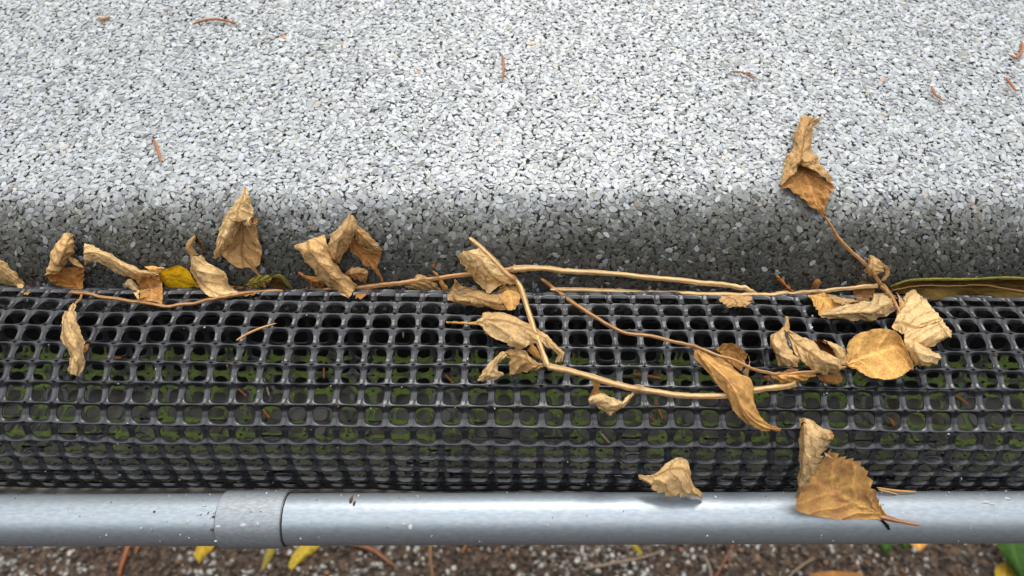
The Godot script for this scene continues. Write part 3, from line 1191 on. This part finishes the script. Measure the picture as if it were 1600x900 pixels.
func vine_of_the_left() -> void:
	var p0 := spot(600, 446, 2, 0)
	var g := thing("dry_vine", "long dead vine with curled leaves along the mesh top from the left edge", "vine", at(p0.x, p0.y, p0.z))
	stem(g, "stem", "40,453,2,2.4|75,453,3,2.6|128,458,3,3.2|160,464,3,3|210,471,3,3|265,478,3,3.2|320,470,3,3|370,460,3,3.4|415,456,3,4|470,455,3,4|530,452,3,4|598,446,3,5|650,439,3,4.6|735,428,3,4.8|805,420,3,5.4", RUSSET, "", "", 0.0, [0.12, 0.296, 0.485, 0.735, 1.0])
	stem(g, "stem", "800,420,3,6.5|850,420,4,5|900,424,4,5|1000,432,5,5|1080,440,5,5.2|1145,447,5,5.6|1168,452,5,5.0|1180,460,4,3.4", STRAW, "", "", 0.0, [0.0, 0.99])
	stem(g, "stem", "733,371,2,4|760,395,6,4.0|790,425,8,4.2|812,447,8,5|825,485,6,4.8|840,530,4,5.2|856,572,4,6", STRAW, "", "", 0.0, [0.41, 1.0])
	stem(g, "stem", "855,572,4,6|900,583,4,5.4|950,596,4,5.4|1000,609,3,5.8|1060,617,3,5.6|1120,619,3,5.4|1180,610,3,6|1235,601,2,6.4|1243,600,2,5", STRAW, "", "", 0.0, [0.0, 0.37])
	stem(g, "leaf_stalk", "128,459,3,2|125,468,4,2|117,476,5,2.2", RUSSET)
	leaf(g, "leaf", [["pale", 0.4, "-14,392,4 -14,412,9 -14,436,5|8,411,3 6,424,8 6,446,4|28,430,2 24,438,7 22,452,3|38,441,2 36,447,5 34,457,2"],
		["orange", 0.5, "36,443,2 36,449,1 34,457,2.5|44,445,1 44,452,2 42,461,2|51,450,1 52,452,2 52,453,1"]], "pale rolled leaf cut by the left edge")
	leaf(g, "leaf", [["inner", 0.7, "127,455,2 128,455.5,2 129,456,2|100,449,3 115,446,1 131,440,3|82,443,4 105,434,0 132,428,3.5|70,430,6 103,418,0 132,418,5"],
		["pale", 0.6, "70,430,6 88,424,7 101,415,6 106,405,4|76,417,5 86,413,9 96,408,9 105,402,5|81,388,4 92,393,9 103,392,9 114,398,5|89,380,3 97,380,7 108,378,7 117,386,4|100,364,2 107,364,4 112,366,4 116,369,3"],
		["tan", -1.0, "105,403,5 115,413,7 132,418,5.5|107,399,4 120,406,5 131,416,4"]], "leaf folded over at the top with its brown inside open below")
	leaf(g, "leaf", [["pale", 0.45, "132,379,6 131,398,8 132,416,5|150,386,5 148,396,9 146,409,5|170,395,4 167,403,11 166,417,5|193,408,3 188,415,12 188,430,4|214,418,3 210,425,12 208,435.5,5|234,423,3 230,428,9 226,435,5|248,427,4 247,428,5 246,429,5"],
		["inner", 0.5, "210,435,5 230,434,4 248,429,5|217,448,7 236,448,5 254,443,7|218,460,7 238,459,5 255,459,6|217,469,5 236,471,4 254,474,4"],
		["pale", -1.0, "199,436,4 203,436,6 207,437,6|195,445,4 206,444,7 217,449,5|203,452,4 211,455,6 218.5,458,5|214,466,3 216,467,4 217.5,469,3"]], "long twisted leaf lying up against the slate chips")
	leaf(g, "leaf", [["pale", 0.15, "114,475,4 116,474.5,5 118,476,4|101,488,3 110,490,7 120,487,4|96,512,3 109,512,10 123,511,4|99,537,3 114,535,10 131,528,4|109,556,3 120,552,8 131,550,4|107,569,3 119,567,8 133,566,3|105,580,3 114,585,5 125,588,4"],
		["brown", -1.0, "131,541,4 136,537,6 140,538,5|131,552,3 134,549,5 138,545,5"]], "narrow leaf hanging down over the mesh")
	leaf(g, "leaf", [["pale", 0.2, "296,398,4 305,400,8 315,399,5|298,423,4 310,417,10 327,411,5|309,445,3 325,433,12 352,425,5|323,460,3 338,448,12 356,438,5|340,465,2 352,456,8 363,449,4|360,462,2 368,459,4 373,457,3"],
		["tan", -1.0, "296,399,4 302,399,7 312,398,5|289.5,388,6 295,388,8 302,386,7|294,376,7 299,378,9 304,380,8|303,367,7 305,369,9 307,373,8"],
		["dark", -1.0, "303,367,8 304,373,6 305,379,5|309,370,8 309,375,5 309,381,4|314,378,7 313,382,5 313,386,4|319,386,6 317,389,5 315,391,4|318,394,5 316,397,5 313,399,5"],
		["brown", 0.5, "360,446,2 362,452,4 366,461,2|385,449,2 385,455,4 383,463,2|405,453,2 406,456,3 405,459,2"]], "leaf rolled like a horn with an open loop at its tip")
	leaf(g, "leaf", [["tan", 0.5, "372,349,1 379,347,0 388,350,1|360,379,2 380,374,0 398,380,2|346,397,4 378,395,0 410,394,4|370,418,3 388,410,1 406,412,3|391,419,2 398,421,2 401,420,2|404,432,2 406,433,3 408,432,2|413,448,2 414,449,3 416,448,2"],
		["pale", 0.3, "351,335,5 364,338,9 379,345,6|344,356,4 356,357,10 374,356,5|339,375,4 349,375,10 364,376,5|335,394,4 341,392,8 349,393,5|333,402,3 337,403,4 344,401,4"],
		["pale", 0.45, "383,294,3 384.5,293,4 387,296,3|371,311,4 380,311,9 392,308,4|357,328,5 374,328,11 396,326,5|352,337,7 372,346,12 396,338,7"],
		["tan", -1.0, "388,351,5 394,347,8 401,353,4|389,367,3 396,368,7 404,370,3|398,383,3 404,382,6 407,382,3|408,392,3 410,392,4 411,393,3"],
		["pale", -1.0, scroll(397, 345, 11, 8.5, -11, 1, -3)]], "upright hooded leaf with a tightly scrolled corner")
	leaf(g, "leaf", [["pale", 0.35, "458,384,5 480,377,4 495,371,3 508,366,3|464,391,5 483,391,9 499,388,9 512,383,4|477,406,4 494,406,10 507,403,10 518,402,4|489,422,4 505,419,12 517,414,11 528,417,4|502,440,4 517,435,12 528,427,11 540,430,4|522,455,3 533,447,12 542,439,9 552,440,4|546,467,3 550,459,8 554,451,7 558,446,4"],
		["inner", 0.5, "555,466,2 557,455,4 560,446,2|566,466,2 570,454,4 576,444,2|580,453,2 584,449,3 588,442,2|597,446,2 598,444,3 598,441,2"]], "broad pale leaf twisted into a cone towards the stem")
	leaf(g, "leaf", [["pale", 0.5, "541,342,4 548,336,6 558,344,4|528,357,4 543,354,10 558,358,5|517,368,4 533,370,12 551,374,5|514,380,4 528,386,10 545,386,5|517,401,4 525,402,8 536,400,4|525,409,3 529,411,4 533,408,3"],
		["tan", 0.5, "557,348,5 556,358,6 553,367,4|572,361,4 567,370,7 562,380,4|587,377,4 583,385,6 578,391,4|598,389,4 597,391,4 596,392,4"],
		["inner", 0.4, "545,380,1 553,372,0 562,381,2|547,393,1 560,390,0 578,391,2|560,402,1 576,402,0 596,393,3|568,415,1 581,411,1 592,410,2|584,422,1 588,421,2 592,421,1|597,440,1 598,440,2 599,439,1"]], "arched leaf bent double above the stem")
	leaf(g, "leaf", [["pale", 0.55, "713,401,4 728,394,8 750,387,5|722,413,4 745,405,12 770,400,5|732,426,4 756,419,14 787,417,5|745,443,4 770,434,14 800,431,5|762,459,5 785,445,10 811,445,5"],
		["orange", -1.0, "718,397,5 722,395,4 724,392,2|728,404,6 731,398,4 733,391,2|738,398,6 740,394,5 741,389,4"],
		["tan", 0.5, "711,435,2 708,445,4 700,456,3 699,468,3|722,446,2 718,456,7 713,466,7 712,473,3|745,451,2 742,460,10 737,470,9 734,477.5,3|764,459,3 764,467,10 760,475,9 758,480.5,3|776,457,4 783,470,8 788,480,6 794,484,4"],
		["mottled", 0.5, "774,457,3 788,447,2 810,446,4|781,467,3 797,462,0 813,458,3|787,477,4 800,474,2 813,470,4|793,484,4 799,485,5 806,481,5"]], "pair of pale leaves rolled into tubes around the vine's fork")
	leaf(g, "leaf", [["pale", 0.45, "743,505,2 743.5,506,3 744,507,2|754,491,3 757,503,6 757,520,3|775,487,3 778,503,8 778,532,4|800,493,3 803,508,8 800,538,6|826,505,3 826,517,8 820,540,6|850,520,2 848,528,4 846,537,3|868,535,3 863,541,6 859,545,3|880,551,3 876,553,5 872,556,2|880,563,2 873,565,3 866,567,2"],
		["pale", -1.0, "790,527,8 798,521,11 812,524,10|795,541,8 807,533,13 818,530,9|815,545,8 824,540,10 828,533,7"],
		["inner", -1.0, "823,548,5 828,542,6 832,533,5|833,556,4 838,552,5 840,545,4|848,565,3 849,564,3 850,562,3"],
		["orange", -1.0, "697,502,3 697,503,4 697,505,3|720,503,2 720,505,4 720,507,2|745,502,2 745,506,4 745,508,2"]], "flat pointed leaf with its stalk lying across the mesh, under the stem")
	leaf(g, "leaf", [["tan", 0.45, "852,570,2 853,571,2.5 852,572,2|832,560,4 834,570,6 836,580,3|816,545,5 818,562,9 816,583,3|800,545,6 804,558,7 796,585,3|786,549,6 795,555,6 797,561,4"],
		["pale", 0.4, "786,549,6 791,553,7 797,559,5|773,559,5 777,562,7 780,565,4|758,573,4 766,577,7 778,577,4|750,587,3 762,588,6 788,586,3|746,594,2 757,594,3 772,594,3"],
		["inner", -1.0, "797,562,4 804,566,5 814,570,5|796,573,3 804,576,4 815,577,4|795,586,3 804,585,3 815,583,3"]], "torn leaf with a gap, pointing left from the lower fork")
	leaf(g, "leaf", [["inner", -1.0, "924,592,3 931,594,4 940,598,3|926,602,3 932,604,2 937,603,3|924,612,3 930,612,1 937,609,3|919,624,3 930,621,1 946,614,2"],
		["pale", 0.8, "920,622,3 920,627,4 921,631,3|936,614,3 933,624,7 935,636,4|952,618,3 950,629,8 950,648,3|971,627,3 968,633,6 964,643,3|982,617,2 982,622,4 983,625,2|989,613,2 990,614,2.5 991,615,2"]], "small crumpled leaf dangling below the lower stem")

func vine_of_the_right() -> void:
	var p0 := spot(1250, 458, 2, 0)
	var g := thing("dry_vine", "dead vine with straight straw stem at right, one leaf standing up on the roof", "vine", at(p0.x, p0.y, p0.z))
	stem(g, "stem", "860,452,3,4|1000,457,3,4.6|1100,460,3,4.6|1180,461,3,4.8|1245,458,3,4.4|1310,452,3,4|1372,446,4,4.4", STRAW, "", "", 0.0, [0.62, 0.75, 1.0])
	stem(g, "leaf_stalk", "1289,338,3,2.4|1300,355,3,2.6|1309,371,3,3.2|1330,392,3,3.4|1355,416,4,3.6|1378,448,4,4", RUSSET, "", "", 0.0, [0.3])
	leaf(g, "leaf", [["tan", 0.5, "1120,468,2 1135,463,3 1172,462,2|1130,475,3 1150,470,5 1178,468,3|1137,481,2 1152,480,4 1172,480,2"]], "small ragged leaf under the stem", "", 0.0, 1.0, 3)
	leaf(g, "leaf", [["rust", 0.5, "1240,456,3 1241,457,3 1242,458,3|1224,446,2 1228,446,4 1234,450,2|1213,434,1 1217,434,3 1224,438,1|1213,431,1 1214,431,1 1216,432,1"]], "tiny rust coloured leaflet")
	leaf(g, "leaf", [["brown", -1.0, "1266,452,2 1272,450,3 1278,452,2|1270,442,2 1276,442,4 1283,444,2|1273,437,1 1278,436,2 1284,438,1"]], "tiny brown leaf scrap above the stem")
	leaf(g, "leaf", [["orange", 0.4, "1262,463,2 1263,464,3 1265,465,2|1288,459,6 1281,467,3 1272,477,5|1303,468,5 1292,478,1 1277,486,4|1317,475,5 1305,482,2 1281,496,3"],
		["tan", -1.0, "1290,459,7 1310,464,6 1340,470,4|1303,470,7 1318,471,6 1350,472,4|1316,476,6 1330,473,5 1360,467,4"],
		["pale", 0.6, "1287,486,3 1284,492,5 1283,496,3|1311,479,3 1310,489,10 1310,498,4|1340,473,4 1340,486,13 1340,501,4|1361,470,4 1362,485,14 1362,501,4|1368,458,4 1380,474,13 1380,495,4|1390,460,3 1395,472,8 1401,485,3"],
		["brown", -1.0, "1330,451,0.5 1346,440,1 1364,444,1|1333,460,1 1348,455,0 1368,454,1|1339,468,2 1352,467,1 1364,465,1"]], "leaf rolled into a long pod beneath the stem's end", "", 0.0, 1.25)
	leaf(g, "leaf", [["pale", 0.5, "1357,400,3 1361,399,5 1368,402,3|1355,410,4 1364,410,8 1379,411,4|1350,423,4 1362,422,9 1382,418,5|1352,428,3 1364,430,7 1380,424,4"],
		["pale", -1.0, "1381,413,6 1380.5,415,6 1380,418,5|1389,416,7 1386,418,6 1383,420,5|1391,426,6 1387,427,6 1383,427,5|1385,435,5 1382,435,5 1379,434,4|1375,443,3 1374,442,3 1373,440,3"],
		["tan", -1.0, "1375,444,5 1380,443,6 1386,448,5|1382,455,6 1388,456,8 1394,460,5|1388,463,5 1394,464,6 1400,467,4"]], "small crumpled leaf knotted at the stem's end", "", 0.0, 1.3)
	leaf(g, "leaf", [["inner", 0.5, "1224,272,5 1250,260,1 1275,268,5|1220,290,6 1258,278,0 1303,290,6|1240,299,5 1268,300,1 1298,304,4|1264,321,3 1278,322,2 1291,326,3|1286,339,2 1288,340,2.5 1291,340,2"],
		["tan", 0.5, "1219,290,7 1236,274,9 1250,258,8 1275,268,8 1305,291,6|1223,270,5 1238,262,11 1252,252,11 1275,258,10 1296,277,4|1226,248,4 1240,248,10 1252,247,11 1266,248,10 1281,256,3|1239,232,4 1247,232,9 1254,232,10 1262,231,9 1273,237,3|1241,208,4 1248,210,9 1256,212,10 1262,211,8 1268,215,3|1246,196,4 1254,196,8 1262,196,9 1268,194,7 1273,196,3|1258,176,3 1265,186,6 1270,186,6 1276,188,5 1284,182,3"]], "shrivelled brown leaf standing up on the bright slate chips", "", 0.0, 2.6)
	stem(g, "leaf_stalk", "1376,446,6,4|1388,458,9,3.4|1398,472,9,3|1406,490,7,2.6|1410,520,6,2", RUSSET)
	leaf(g, "leaf", [["pale", 0.8, "1414,462,5 1404,490,6 1393,512,4|1426,453,5 1421,485,9 1404,519,5|1441,463,4 1437,492,9 1412,522,6|1461,485,4 1450,501,9 1420,520,7|1473,498,4 1462,503,8 1430,516,8"],
		["pale", 0.2, "1473,498,4 1450,508,8 1412,522,7|1480,508,4 1455,516,10 1414,530,7|1488,525,2 1462,528,10 1425,536,7|1474,528,2 1456,541,4 1440,541,5"],
		["pale", 0.4, "1412,524,6 1430,530,7 1446,540,4|1413,538,7 1432,544,11 1458,548,5|1421,555,6 1438,555,12 1468,554,5|1427,569,3 1442,567,9 1470,560,4|1430,571,2 1446,571,3 1464,569.5,2"],
		["tan", -1.0, "1400,456,4 1405,462,5 1412,468,4|1404,472,4 1409,474,6 1414,478,4|1400,490,4 1404,490,5 1408,490,4"]], "broad pale leaf spread like a fan over the mesh")

func vine_of_the_middle() -> void:
	var p0 := spot(1080, 541, 2, 0)
	var g := thing("dry_vine", "thin russet vine slanting down across the mesh right of centre, leaves at its lower end", "vine", at(p0.x, p0.y, p0.z))
	stem(g, "stem", "845,435,3,3|870,455,4,4|910,482,4,3.6|965,516,4,3.2|1020,526,4,3.4|1082,541,5,3.4|1140,561,8,3|1200,583,5,3.2|1240,583,6,3|1273,580,6,2.8|1322,573,5,2.6", RUSSET, "", "", 0.0, [0.28, 0.505, 0.74])
	leaf(g, "leaf", [["mottled", 0.45, "1081,538,3 1082,539,4 1084,540,3|1085,557,3 1098,556,6 1120,560,5|1104,582,3 1118,574,7 1137,566,5|1122,602,4 1136,591,8 1158,584,5|1133,615,5 1150,609,8 1177,600,5|1145,640,3 1160,632,6 1180,630,4|1165,662,3 1176,655,5 1190,652,3|1195,673,2 1203,669,3.5 1208,665,2|1217,673,1.5 1219,671,2 1220,670,1.5"],
		["inner", 0.5, "1117,546,5 1124,551,3 1134,564,2|1135,535,6 1139,549,2 1146,573,1|1154,541,6 1154,557,2 1156,580,1|1169,553,5 1163,566,2 1158,580,2"],
		["tan", -1.0, "1170,555,5 1171,567,6 1160,582,3|1172,565,4 1170,580,5 1168,593,3"]], "long orange brown leaf hanging down with one half folded up")
	leaf(g, "leaf", [["pale", 0.25, "1224,513,4 1226,514,5 1229,516,4|1208,521,4 1218,523,9 1230,528,5|1201,533,4 1214,537,11 1233,537,5|1206,547,4 1220,551,11 1240,552,5|1213,558,4 1228,562,10 1250,562,5|1216,571,3 1232,571,6 1247,574,3"],
		["pale", 0.5, "1229,512,4 1231,520,3 1233,530,2|1246,522,4 1243,535,3 1241,552,3|1263,530,5 1257,545,6 1250,562,4|1280,541,6 1273,555,10 1262,572,4|1296,554,6 1289,566,12 1276,582,4|1312,561,4 1306,571,10 1284,585,4|1315,574,3 1310,580,4 1295,583,3"],
		["dark", -1.0, "1267,534,5 1279,542,1 1292,553,4|1279,530,5 1290,539,0 1299,555,4|1296,539,6 1300,547,4 1303,556,5"],
		["pale", -1.0, "1285,531,6 1295,538,7 1303,553,5|1303,535,5 1309,547,8 1309,560,5|1316,543,3 1318,555,6 1315,570,4|1322,553,2 1324,562,3 1323,572,2"],
		["brown", -1.0, "1275,586,1 1292,584,2 1312,580,2|1280,593,1 1297,594,2 1317,590,1|1290,600,0.5 1303,600,1 1316,597,0.5"],
		["tan", -1.0, "1228,495,4 1230,495,5 1232,496,4|1226,506,4 1229,507,5 1233,508,4|1224,516,5 1229,518,7 1234,520,5"]], "crumpled pale leaf with a dark red hollow", "", 0.0, 1.5)
	leaf(g, "leaf", [["orange", 0.4, "1204,584,2 1205,587,4 1208,593,2|1222,582,3 1224,589,6 1224,598,2|1242,581,3 1243,588,6 1243,598,2|1260,580,3 1260,586,5 1262,592,2|1273,579,2 1274,582,3 1274,586,2"],
		["inner", -1.0, "1223,581,3 1234,576,4 1248,577,3|1224,585,3 1236,584,3 1250,583,3"],
		["brown", -1.0, "1191,588,2 1196,587,3 1203,588,2|1196,593,1 1203,595,2 1208,600,1"]], "boat shaped orange leaf along the stem")
	leaf(g, "leaf", [["orange", 0.5, "1321,566,3 1324,570,3 1328,576,2|1323,540,7 1341,562,3 1345,583,3|1342,520,9 1362,556,3 1362,591,4|1372,513,10 1384,549,3 1385,594,5|1396,516,10 1402,543,4 1406,590,5|1411,533,9 1415,553,5 1421,580,4|1424,563,6 1427,572,5 1428,580,3"]], "oval open orange leaf cupped towards the viewer")

func loose_leaves() -> void:
	leaf(self, "yellow_leaf", [["orange", -1.0, "224,417,4 232,421,6 244,426,4|238,415,4 244,420,5 250,426,4|256,417,4 257,420,5 258,424,3"], ["yellow", -1.0, "244,424,2 246,430,2 250,436,1|262,419,5 262,432,3 260,448,1|280,415,5 281,432,3 282,451,1|296,425,4 297,438,3 298,450,1|310,447,2 310,449,2 310,450,1"]], "bright yellow leaf tucked behind the long twisted leaf at left", "leaf")
	leaf(self, "olive_leaf", [["olive", 0.5, "379,448,1 385,445,2 395,452,1|394,434,4 398,441,4 405,452,1|412,429,4 412,438,4 412,449,1|427,431,4 421,440,3 415,447,1"],
		["olive", -1.0, "425,431,5 426,432,5 427,434,4|437,428,6 437,431,6 437,435,5|450,438,5 448,441,5 445,444,4|459,451,2 457,452,2 455,453,2"], ["umber", -1.0, "418,446,1 422,440,1 426,433,3|430,450,1 433,443,1 436,435,3|448,452,1 447,449,1 446,444,3"]], "small olive green leaf behind the foot of the upright hooded leaf", "leaf")
	leaf(self, "leaf_fragment", [["brown", 0.5, "466,425,1 467,426,2 468,429,1|480,431,2 483,435,4 480,440,1|498,433,3 496,440,5 488,448,1|508,440,2 507,444,3 503,450,1"]], "brown leaf fragment behind the stem, under the broad pale leaf's left edge", "leaf")
	leaf(self, "leaf_fragment", [["tan", 0.5, "538,428,1 541,430,2 546,434,1|545,420,3 550,428,5 553,437,2|560,417,3 562,427,5 565,441,2|574,421,2 574,430,3 571,443,1"]], "cupped tan leaf fragment under the arch of the bent leaf", "leaf")
	leaf(self, "leaf_fragment", [["tan", 0.3, "632,446,1 634,447,2 640,450,1|645,436,2 648,444,4 655,453,1|655,428,2 668,442,4 672,455,2|680,442,2 684,447,3 690,453,1"]], "flat tan leaf fragment under the stem left of the rolled pair", "leaf")
	leaf(self, "leaf_fragment", [["orange", -1.0, "674,424,2 678,424,4 683,428,2|682,432,2 687,434,4 692,438,2|686,444,2 692,446,4 700,448,2|692,454,1 697,455,2 702,454,1"], ["rust", -1.0, "675,413,2 678,412,3 682,415,2|675,419,2 678,419,3 681,420,2"]], "crisp orange leaf scrap standing above the stem near the rolled pair", "leaf")
	var lg := leaf(self, "olive_leaf", [["umber", 0.35, "1390,447,2 1393,452,1 1398,458,1|1420,438,4 1425,449,1 1432,463,1|1460,435.5,4 1465,446,1 1462,469,1|1515,436,4 1515,446,1 1515,463,1|1570,434,4 1570,450,1 1570,466,1|1640,437,3 1640,460,1 1640,470,1"],
		["olive", -1.0, "1390,446,3 1391,447,3 1392,449,3|1420,436,5 1420,438,5.5 1420,440.5,5|1460,433.5,5 1460,436.5,5.6 1460,439.5,5|1515,434,5 1515,436.5,5.6 1515,439,5|1570,431.5,5 1570,434,5.6 1570,437,5|1640,434.5,4 1640,437,4.6 1640,440,4"]], "long dark olive leaf with yellow edge wedged between roof and mesh at right", "leaf", 0.0, 0.35)
	var ms := tube_mesh("1394,453,2.4,1.2|1439,447,2.4,1.6|1490,446,2.4,1.6|1545,447,2.4,1.8|1600,456,2.4,2|1640,464,2.4,2", [0.34, 0.19, 0.06])
	var mr := put("midrib", ms[0], M.stem, lg)
	mr.position = ms[1] - lg.position
	leaf(self, "dead_leaf", [["pale", 0.3, "997,743,3 998,745,4 1000,748,3|1022,739,4 1018,750,7 1012,762,5|1045,721,5 1038,748,9 1030,775,6|1060,714,6 1055,745,10 1050,779,7|1076,722,5 1072,750,9 1068,779,7|1079,750,4 1084,765,8 1082,779,7|1097,770,4 1097,776,5 1096,781,4"]], "small pale toothed leaf arched over the metal rim's upper edge", "leaf", 294.0, 0.55, 5)
	var big := leaf(self, "dead_leaf", [["mottled", 0.5, "1398,815,4 1392,811,5 1386,805,4|1350,812,4 1362,795,4 1373,771,6|1310,812,4 1334,783,3 1362,742,6|1270,806,5 1306,770,2 1343,717,6|1245,798,5 1280,757,1 1321,712,4|1244,778,3 1266,742,1 1300,700,3"],
		["pale", 0.25, "1249,654,5 1256,653,7 1266,657,7 1285,668,6 1303,677,5|1249,675,5 1257,675,11 1268,678,12 1285,683,11 1301,688,6|1248,705,5 1256,705,12 1266,706,13 1278,708,11 1291,707,6|1248,730,5 1254,731,11 1262,732,12 1271,732,10 1284,728,5|1246,752,4 1250,753,9 1255,754,9 1260,755,8 1265,754,4|1243,778,3 1244,778,4 1245,777,4 1246,776,4 1248,774,3"],
		["pale", -1.0, "1288,706,7 1289,711,7 1290,716,6|1296,711,7 1296,714,7 1296,717,6|1302,717,6 1302,717.3,6 1302,717.6,6"], ["pale", -1.0, "1279,726,7 1277,731,6 1275,736,5|1283,731,6 1282,733,6 1281,735,5|1288,735.5,5 1288,735.8,5 1288,736,5"],
		["dark", -1.0, "1251,662,9 1256,660,9 1261,663,10|1250,669,8 1256,668,6 1262,669,10|1252,676,10 1256,677,9.5 1260,675,11"],
		["pale", -1.0, scroll(1300, 681, 8, 6, -10, 1, 0)]], "large mottled brown leaf with a pale folded side resting on the metal rim", "leaf", 287.0, 0.7, 9)
	var st := tube_mesh("1374,806,4,6|1388,810,5,5|1404,815,5,3.4|1420,818,5,3|1437,821,5,3.4", [0.42, 0.19, 0.07], 287.0)
	var sk := put("stalk", st[0], M.stem, big)
	sk.position = st[1] - big.position
	leaf(self, "leaf_fragment", [["black", -1.0, "1372,811,1 1375,810,1.4 1379,811,1|1380,819,1 1384,818,1.6 1388,819,1|1386,827,0.8 1389,828,1.2 1393,827,0.8"]], "small black leaf shred on the rim under the big leaf's stalk", "leaf", 286.0, 0.2)

func needles() -> void:
	var rust := [0.34, 0.115, 0.035]
	var tan := [0.50, 0.26, 0.085]
	var D := "needle"
	var list := [
		["300,38,2,2|318,32,3,2.6|340,30,3,2.6|369,36,2,2", rust, "curved rust brown needle on the slate chips at the roof's top left"],
		["784,84,2,2|787,100,2.5,2.6|785,125,2,2", rust, "short upright brown needle on the slate chips near the top centre"],
		["1140,112,2,1.6|1160,113,2.5,2|1184,123,2,1.4", rust, "faint thin brown needle on slate chips left of the roof leaf's top"],
		["1455,134,2,2|1461,147,2.5,2.4|1475,158,2,1.6", rust, "small bent brown needle on slate chips at the upper right"],
		["1572,121,2,2.4|1580,132,2.5,2.8|1588,143,2,2", rust, "short stout brown needle on slate chips below a hooked one near the right edge"],
		["1596,64,2,2.6|1597,78,3,3|1588,90,2.5,3|1578,86,2,2", rust, "hooked red brown needle on slate chips at the right edge"],
		["240,217,2,2|246,232,2.5,3|252,254,2,2", rust, "dark red needle on slate chips above the rolled horn leaf"],
		["153,28,2,3|161,30,2.5,4|172,26,2,3", [0.42, 0.22, 0.09], "tiny tan bark flake on the slate chips at top left"],
		["369,532,2,2.2|390,520,2.5,2.6|412,511,3,2.2|432,505,3,1.2", tan, "forked tan pine needle lying on the mesh at left centre"],
		["1370,762,3,2|1395,766,4,2.4|1420,768,4,2|1432,768,3,1.2", tan, "upper tan needle poking from behind the big leaf on the rim"],
		["1372,765,4,1.6|1390,769,5,1.8|1404,773,4,1.4", tan, "lower short tan needle poking from behind the big leaf on the rim"],
	]
	for e in list:
		var on := 0.0
		if (e[0] as String).begins_with("13") or (e[0] as String).begins_with("1195"): on = 297.0
		stem(self, "pine_needle", e[0], e[1], e[2], D, on, [], "fallen needles", 7, 0.0)
	# inside the gutter, on its floor, seen through the mesh
	var low := [
		["165,556,0,3|175,559,0,3.4|190,559,0,3", "thick orange needle under mesh, upper of the pair right of the hanging leaf"], ["154,600,0,3|164,596,0,3.4|174,592,0,2.4", "orange needle under mesh, lower of the pair right of the hanging leaf"], ["240,760,0,2|250,757,0,3|262,756,0,2", "reddish needle under the lowest mesh rows just left of the joint sleeve"],
		["412,590,0,2.4|416,602,0,2.6|421,618,0,2.4", "grey needle under the mesh straight below the forked needle's right end"], ["368,604,0,2.2|378,612,0,2.4|386,620,0,2", "slanting brown needle under the mesh straight below the forked needle's left end"], ["408,636,0,3|416,646,0,3|424,656,0,2.6", "orange needle under the mesh, lowest of three below the forked needle"],
		["505,564,0,2|506,576,0,2.4|506,592,0,2", "upright brown needle under the mesh right of the forked needle"], ["629,512,0,2|630,520,0,2.2|630,528,0,2", "faint upright needle under the upper mesh left of the flat pointed leaf"],
		["990,584,0,3|1004,586,0,3.2|1034,591,0,3", "level orange needle under the mesh just above the lower straw stem"], ["1024,625,0,3|1029,640,0,3.4|1036,655,0,3.4", "stout orange needle under the mesh just below the lower straw stem"], ["1013,645,0,1.4|1020,654,0,1.6|1027,662,0,1.4", "thin pale needle under the mesh beside a stout orange one"],
		["938,676,0,2|945,684,0,2.6|952,692,0,2", "brown needle under the mesh below the small crumpled dangling leaf"], ["1390,654,0,4|1394,660,0,4.6|1398,666,0,3.4", "short thick orange needle under the mesh above the big rim leaf"], ["1492,617,0,2.4|1502,624,0,2.6|1514,633,0,2.4", "slanting red brown needle under the mesh near the right edge"],
		["696,586,0,2.4|702,592,0,2.6|710,600,0,2", "brown needle under the mesh left of the torn leaf"], ["660,752,0,2|672,749,0,3|684,748,0,2", "orange needle under the lowest mesh rows left of the rim's middle"],
	]
	var k := 0
	for e in low:
		k += 1
		var on := gutter_floor(float((e[0] as String).split(",")[1])) - 1.5
		stem(self, "pine_needle", e[0], [0.42, 0.15, 0.045] if k % 4 else [0.42, 0.33, 0.22], e[1], D, on, [], "needles inside the gutter", 7, 0.0)

func gutter_floor(py: float) -> float:     # distance of the inside of the guard's lowest layer in that direction
	var m := (py - 450.0) / FOCAL
	var best := 0.0
	for i in tube_pts.size():
		var z := crossing(tube_pts[i], tube_pts[(i + 1) % tube_pts.size()], m)
		if z < 1e8: best = maxf(best, z)
	return best - 2.5
